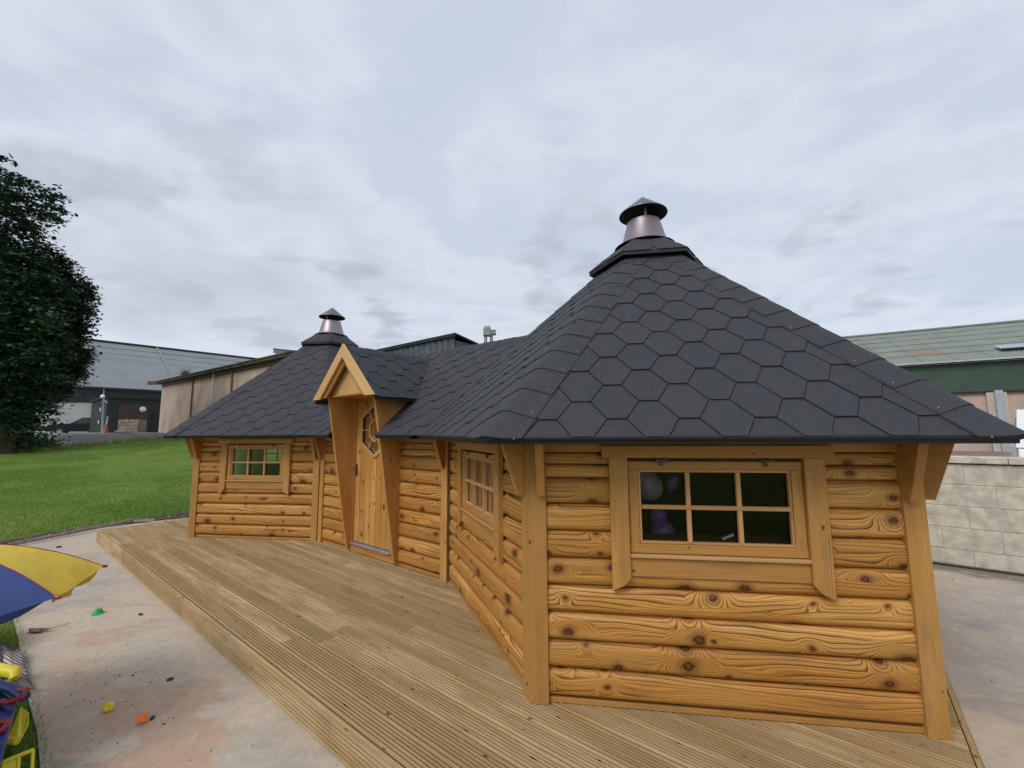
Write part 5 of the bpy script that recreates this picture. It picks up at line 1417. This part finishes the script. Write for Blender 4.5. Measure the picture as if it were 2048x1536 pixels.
# activity table: blue tub with red clips standing on the verge
tb = empty('sand_table', (-2.75, 2.05, GZ), 'blue plastic sand and water table with red clips on the grass', 'play table')
def hull(mb, pts, z0, z1, mi=0):
    T = [V3((x, y, z1)) for x, y in pts]; Bt = [V3((x, y, z0)) for x, y in pts]; add_prism(mb, T, Bt, Z)
mb = MB(); hull(mb, [(-2.86, 2.42), (-2.42, 2.20), (-2.10, 1.88), (-1.98, 1.62), (-2.8, 1.5), (-3.2, 2.0)], 0.02, 0.085); mb.build('tub', M_bpl, tb).modifiers.new('b', 'BEVEL').width = 0.012
mb = MB(); hull(mb, [(-2.80, 2.36), (-2.47, 2.19), (-2.36, 2.06), (-2.75, 2.2)], 0.086, 0.092); mb.build('tray_well', M_navy, tb)
mb = MB(); hull(mb, [(-2.30, 2.04), (-2.16, 1.89), (-2.4, 1.82), (-2.5, 1.98)], 0.086, 0.092); mb.build('tray_well', M_navy, tb)
mb = MB(); mb.tube([(-2.90, 2.40, 0.10), (-2.50, 2.26, 0.112), (-2.40, 2.22, 0.10)], 0.022, 10); mb.build('rim_bar', M_bpl, tb, smooth=60)
for pts_ in ([(-2.47, 2.245, 0.12), (-2.40, 2.225, 0.125), (-2.375, 2.185, 0.12), (-2.41, 2.16, 0.11), (-2.46, 2.18, 0.105)],
             [(-2.40, 2.02, 0.10), (-2.27, 2.045, 0.10), (-2.23, 1.99, 0.10), (-2.24, 1.95, 0.10), (-2.36, 1.93, 0.10)],
             [(-2.30, 1.87, 0.10), (-2.16, 1.90, 0.10), (-2.11, 1.86, 0.10), (-2.10, 1.80, 0.10)]):
    mb = MB(); mb.tube(pts_, 0.012, 8); mb.build('clip', M_rpl, tb, smooth=60)
for (x, y) in ((-2.62, 2.16), (-2.2, 1.75)):
    mb = MB(); mb.tube([(x, y, GZ), (x, y, 0.03)], 0.03, 10); mb.build('leg', M_bpl, tb)
# yellow scoop
sc = empty('toy_scoop', (-2.44, 2.27, GZ), 'upright yellow plastic scoop beside the blue sand table', 'toy scoop')
mb = MB(); T = [(-2.555, 2.350, -0.02), (-2.50, 2.335, -0.035), (-2.440, 2.285, -0.06), (-2.42, 2.245, -0.09), (-2.40, 2.205, -0.10), (-2.46, 2.215, -0.10)]
n_ = (V3(T[2]) - V3(T[0])).cross(V3(T[5]) - V3(T[0])).normalized()
if n_.z < 0: n_ = -n_
add_prism(mb, [V3(q) for q in T], [V3(q) - n_ * 0.012 for q in T], n_); mb.build('blade', M_ypl, sc)
mb = MB(); mb.tube([(-2.465, 2.21, -0.09), (-2.39, 2.20, -0.085)], 0.016, 8); mb.build('socket', M_ypl, sc, smooth=60)
# yellow toy rack
rk = empty('toy_rack', (-2.2, 2.03, GZ), 'yellow plastic toy rack with upright bars at the bottom left corner', 'toy rack')
cr0 = V3((-2.245, 2.020, -0.05)); cr1 = V3((-2.185, 2.085, -0.045)); dn_ = V3((0.06, -0.05, -0.10))
mb = MB(); mb.tube([cr0, cr1], 0.009, 8); mb.build('top_bar', M_ypl, rk, smooth=60)
for s_ in (0.0, 0.5, 0.97):
    p_ = cr0.lerp(cr1, s_); mb = MB(); mb.tube([p_, p_ + dn_], 0.0065, 8); mb.build('bar', M_ypl, rk, smooth=60)
mb = MB(); add_prism(mb, [cr0, cr0.lerp(cr1, .45), cr0.lerp(cr1, .42) + dn_, cr0 + dn_], [cr0 - Z * .01, cr0.lerp(cr1, .45) - Z * .01, cr0.lerp(cr1, .42) + dn_ - Z * .01, cr0 + dn_ - Z * .01], Z); mb.build('side_panel', M_ypl, rk)
# yellow seat rim and yellow slide edge at the frame's left
mb = MB(); mb.lathe((-3.96, 2.98, 0.05), [(0.20, 0.0), (0.30, 0.05), (0.32, 0.055), (0.33, 0.04), (0.30, 0.0), (0.16, -0.06), (0.001, -0.06)], 36, axis=(0.25, -0.35, 1))
tag(mb.build('sand_dish', M_ypl, smooth=45), 'round yellow plastic dish beyond the black net', 'toy dish')
mb = MB(); pth = [(-3.55, 2.75, -0.06), (-3.25, 2.805, -0.07), (-3.10, 2.795, -0.09), (-3.06, 2.76, -0.11)]; mb.tube(pth, [0.03, 0.035, 0.035, 0.02], 10)
tag(mb.build('toy_bat', M_ypl, smooth=60), 'flat yellow plastic bat lying on the grass under the black net', 'toy bat')
# black net
net = MB()
def netp(s_, t_):    # s along left-right, t down
    x = -4.42 + s_ * 0.98; y = 3.36 - s_ * 0.20 - t_ * 0.42 + 0.05 * math.sin(s_ * 5)
    x += t_ * (0.30 + 0.28 * s_) ; return V3((x, y, -0.135 + 0.055 * math.sin(3.0 * s_ + 1.2 * t_) * math.sin(2.2 * t_ + 0.4) + 0.03 * mnoise.noise((s_ * 4, t_ * 4, 1)) + 0.03))
for i in range(17):
    t_ = i / 16; net.tube([netp(s_ / 24, t_ + 0.02 * math.sin(s_ * .9 + i)) for s_ in range(25)], 0.0022, 4)
for i in range(11):
    s_ = i / 10; net.tube([netp(s_, k / 20) for k in range(21)], 0.006 if i == 8 else 0.0012, 4)
tag(net.build('toy_net', flat('black_net', (0.025, 0.02, 0.022), 0.7)), 'crumpled black net spread over the grass and concrete edge', 'net')
mb = MB(); W_ = 13
for i in range(13):
    for j in range(13): mb.v.append(tuple(netp(i / 12, j / 12) - Z * 0.006))
for i in range(12):
    for j in range(12): mb.f.append((i * W_ + j, (i + 1) * W_ + j, (i + 1) * W_ + j + 1, i * W_ + j + 1)); mb.mi.append(0); mb.uv += [(0, 0)] * 4
tag(mb.build('pale_cloth', flat('pale_cloth', (0.60, 0.54, 0.50), 0.9, 0, 0.1), smooth=60), 'pale crumpled cloth lying under the black net', 'cloth')

# little moulds on the concrete
def mould(name, loc, mat, label, prof, ax, ribs=6):
    t_ = empty(name, loc, label, 'toy mould'); mb = MB(); mb.lathe(loc, prof, 24, axis=ax); mb.build('body', mat, t_, smooth=40)
    ax_ = V3(ax).normalized(); e1 = ax_.orthogonal().normalized(); e2 = ax_.cross(e1)
    for k in range(ribs):
        an = k * 2 * math.pi / ribs; c = V3(loc) + ax_ * prof[-2][1] * 0.9 + (e1 * math.cos(an) + e2 * math.sin(an)) * prof[-2][0] * 0.55
        mb = MB(); mb.lathe(c, [(0.009, -0.006), (0.008, 0.008), (0.001, 0.010)], 10, axis=ax); mb.build('bump', mat, t_)
mould('sand_mould', (-3.58, 3.82, GZ + 0.004), M_gpl, 'green round plastic sand mould on the concrete', [(0.042, 0.0), (0.042, 0.004), (0.031, 0.009), (0.025, 0.030), (0.001, 0.032)], (0.12, 0.05, 1))
mould('sand_mould', (-2.27, 2.54, GZ + 0.022), M_ypl, 'yellow disc shaped sand mould tilted on the sandy concrete', [(0.021, -0.009), (0.025, -0.003), (0.023, 0.006), (0.001, 0.008)], (0.45, -0.75, 0.6), 5)
om = empty('sand_mould', (-1.985, 2.435, GZ), 'orange square sand mould standing on edge beside a dark stone', 'toy mould')
mb = MB(); uo_ = V3((0.86, 0.5, 0)).normalized(); vo_ = V3((-0.25, 0.25, 1)).normalized(); no_ = uo_.cross(vo_).normalized()
mb.box(V3((-1.99, 2.435, GZ + 0.026)), uo_, vo_, no_, -0.021, 0.021, -0.022, 0.022, -0.007, 0.007, 0.004); mb.build('plate', M_opl, om)
mb = MB(); mb.box(V3((-1.99, 2.435, GZ + 0.026)), uo_, vo_, no_, -0.015, 0.015, -0.016, 0.016, 0.0082, 0.013, 0.002); mb.build('boss', M_opl, om)
# stones and crumbs of soil
M_stn = flat('dark_stone', (0.05, 0.038, 0.03), 0.8, 0, 0.3, 30)
def stone_mesh(seed):
    rg = random.Random(seed); mb = MB(); import bmesh
    bm = bmesh.new(); bmesh.ops.create_icosphere(bm, subdivisions=2, radius=1)
    for v_ in bm.verts: v_.co *= 1 + 0.22 * mnoise.noise(v_.co * 1.3 + V3((seed * 3, 0, 0)))
    me = bpy.data.meshes.new('stone'); bm.to_mesh(me); bm.free(); me.materials.append(M_stn); return me
sm_ = [stone_mesh(i) for i in range(3)]
spots = [((-3.185, 3.787), 0.022, 'oval dark stone on the concrete near the deck'), ((-1.965, 2.470), 0.018, 'dark stone right beside the orange sand mould'),
         ((-2.16, 2.83), 0.020, 'flat dark stone on the wet grey patch of concrete'), ((-6.2, 5.95), 0.032, 'brown lump lying on the concrete near the lawn edge')]
for (x, y), r_, lb in spots:
    o = bpy.data.objects.new('stone', sm_[hash(lb) % 1 + int(abs(x) * 10) % 3]); o.location = (x, y, GZ + r_ * 0.35); o.scale = (r_, r_ * 0.6, r_ * 0.4); o.rotation_euler = (0, 0, x * 7); COL.objects.link(o); tag(o, lb, 'stone', 'loose stones on the concrete')
mb = MB(); rg = random.Random(12)
cl = [((-2.45, 2.76), 0.28, 60), ((-2.15, 2.50), 0.35, 24), ((-3.4, 3.8), 0.7, 34), ((-1.6, 2.0), 0.5, 20), ((-2.8, 3.2), 0.5, 16), ((3.6, 4.6), 1.2, 60), ((2.6, 3.2), 0.8, 40)]
for (cx, cy), sp_, n_ in cl:
    for i in range(n_):
        x, y = rg.gauss(cx, sp_ * .5), rg.gauss(cy, sp_ * .5); r_ = rg.uniform(0.0012, 0.005) * (1.6 if rg.random() < .08 else 1)
        aa, bb2 = loc_ab(x, y)
        if bb2 > 3.4 or (bb2 < 2.6 and aa > -1.75) : continue
        mb.lathe((x, y, GZ), [(r_, -0.001), (r_ * .9, r_ * .4), (0.0005, r_ * .7)], 5)
tag(mb.build('soil_crumbs', M_stn), 'dark crumbs of soil and grit scattered over the concrete', 'grit', kind='stuff')
# dry leaf debris beside deck end and by the grass
mb = MB()
for i in range(900):
    k = rg.random(); a_ = 7.3 + rg.random() * 1.3; b_ = 3.4 - rg.random() * 4
    lo = 8.0 + 0.35 * (1 - abs(b_ - 2.1) / 1.5); 
    if b_ > 1.6 and a_ < lo: continue
    p_ = P(a_, b_, GZ + 0.02 + rg.random() * 0.015); d1 = V3((rg.gauss(0, 1), rg.gauss(0, 1), rg.gauss(0, .3))).normalized() * rg.uniform(0.01, 0.035); d2 = d1.cross(Z) * rg.uniform(.3, .9)
    mb.face([p_ - d1, p_ + d2, p_ + d1 + Z * .01, p_ - d2])
M_dry = flat('dry_leaf', (0.20, 0.14, 0.095), 0.9, 0, 0.5, 25)
tag(mb.build('leaf_litter', M_dry), 'brown leaf litter along the foot of the lawn', 'leaf litter', kind='stuff')
t_ = empty('dry_leaf', (-3.72, 3.50, GZ), 'large curled dry leaf with a stalk on the concrete by the grass', 'leaf')
mb = MB(); c = V3((-3.73, 3.49, GZ + 0.012)); ring = [c + V3((math.cos(x_) * (0.075 + 0.02 * math.sin(5 * x_)), math.sin(x_) * (0.035 + .01 * math.sin(7 * x_)), 0.012 * math.sin(3 * x_))) for x_ in [i * math.pi / 9 for i in range(18)]]
for i in range(18): mb.face([c + Z * .018, ring[i], ring[(i + 1) % 18]])
mb.build('blade', M_dry, t_); mb = MB(); mb.tube([c + V3((0.06, 0.01, 0.0)), c + V3((0.11, 0.05, 0.01)), c + V3((0.14, 0.11, 0.004))], 0.002, 5); mb.build('stalk', M_dry, t_)

bpy.context.view_layer.update()
print('objects', len(bpy.data.objects), 'shingles', len(shingle_polys))
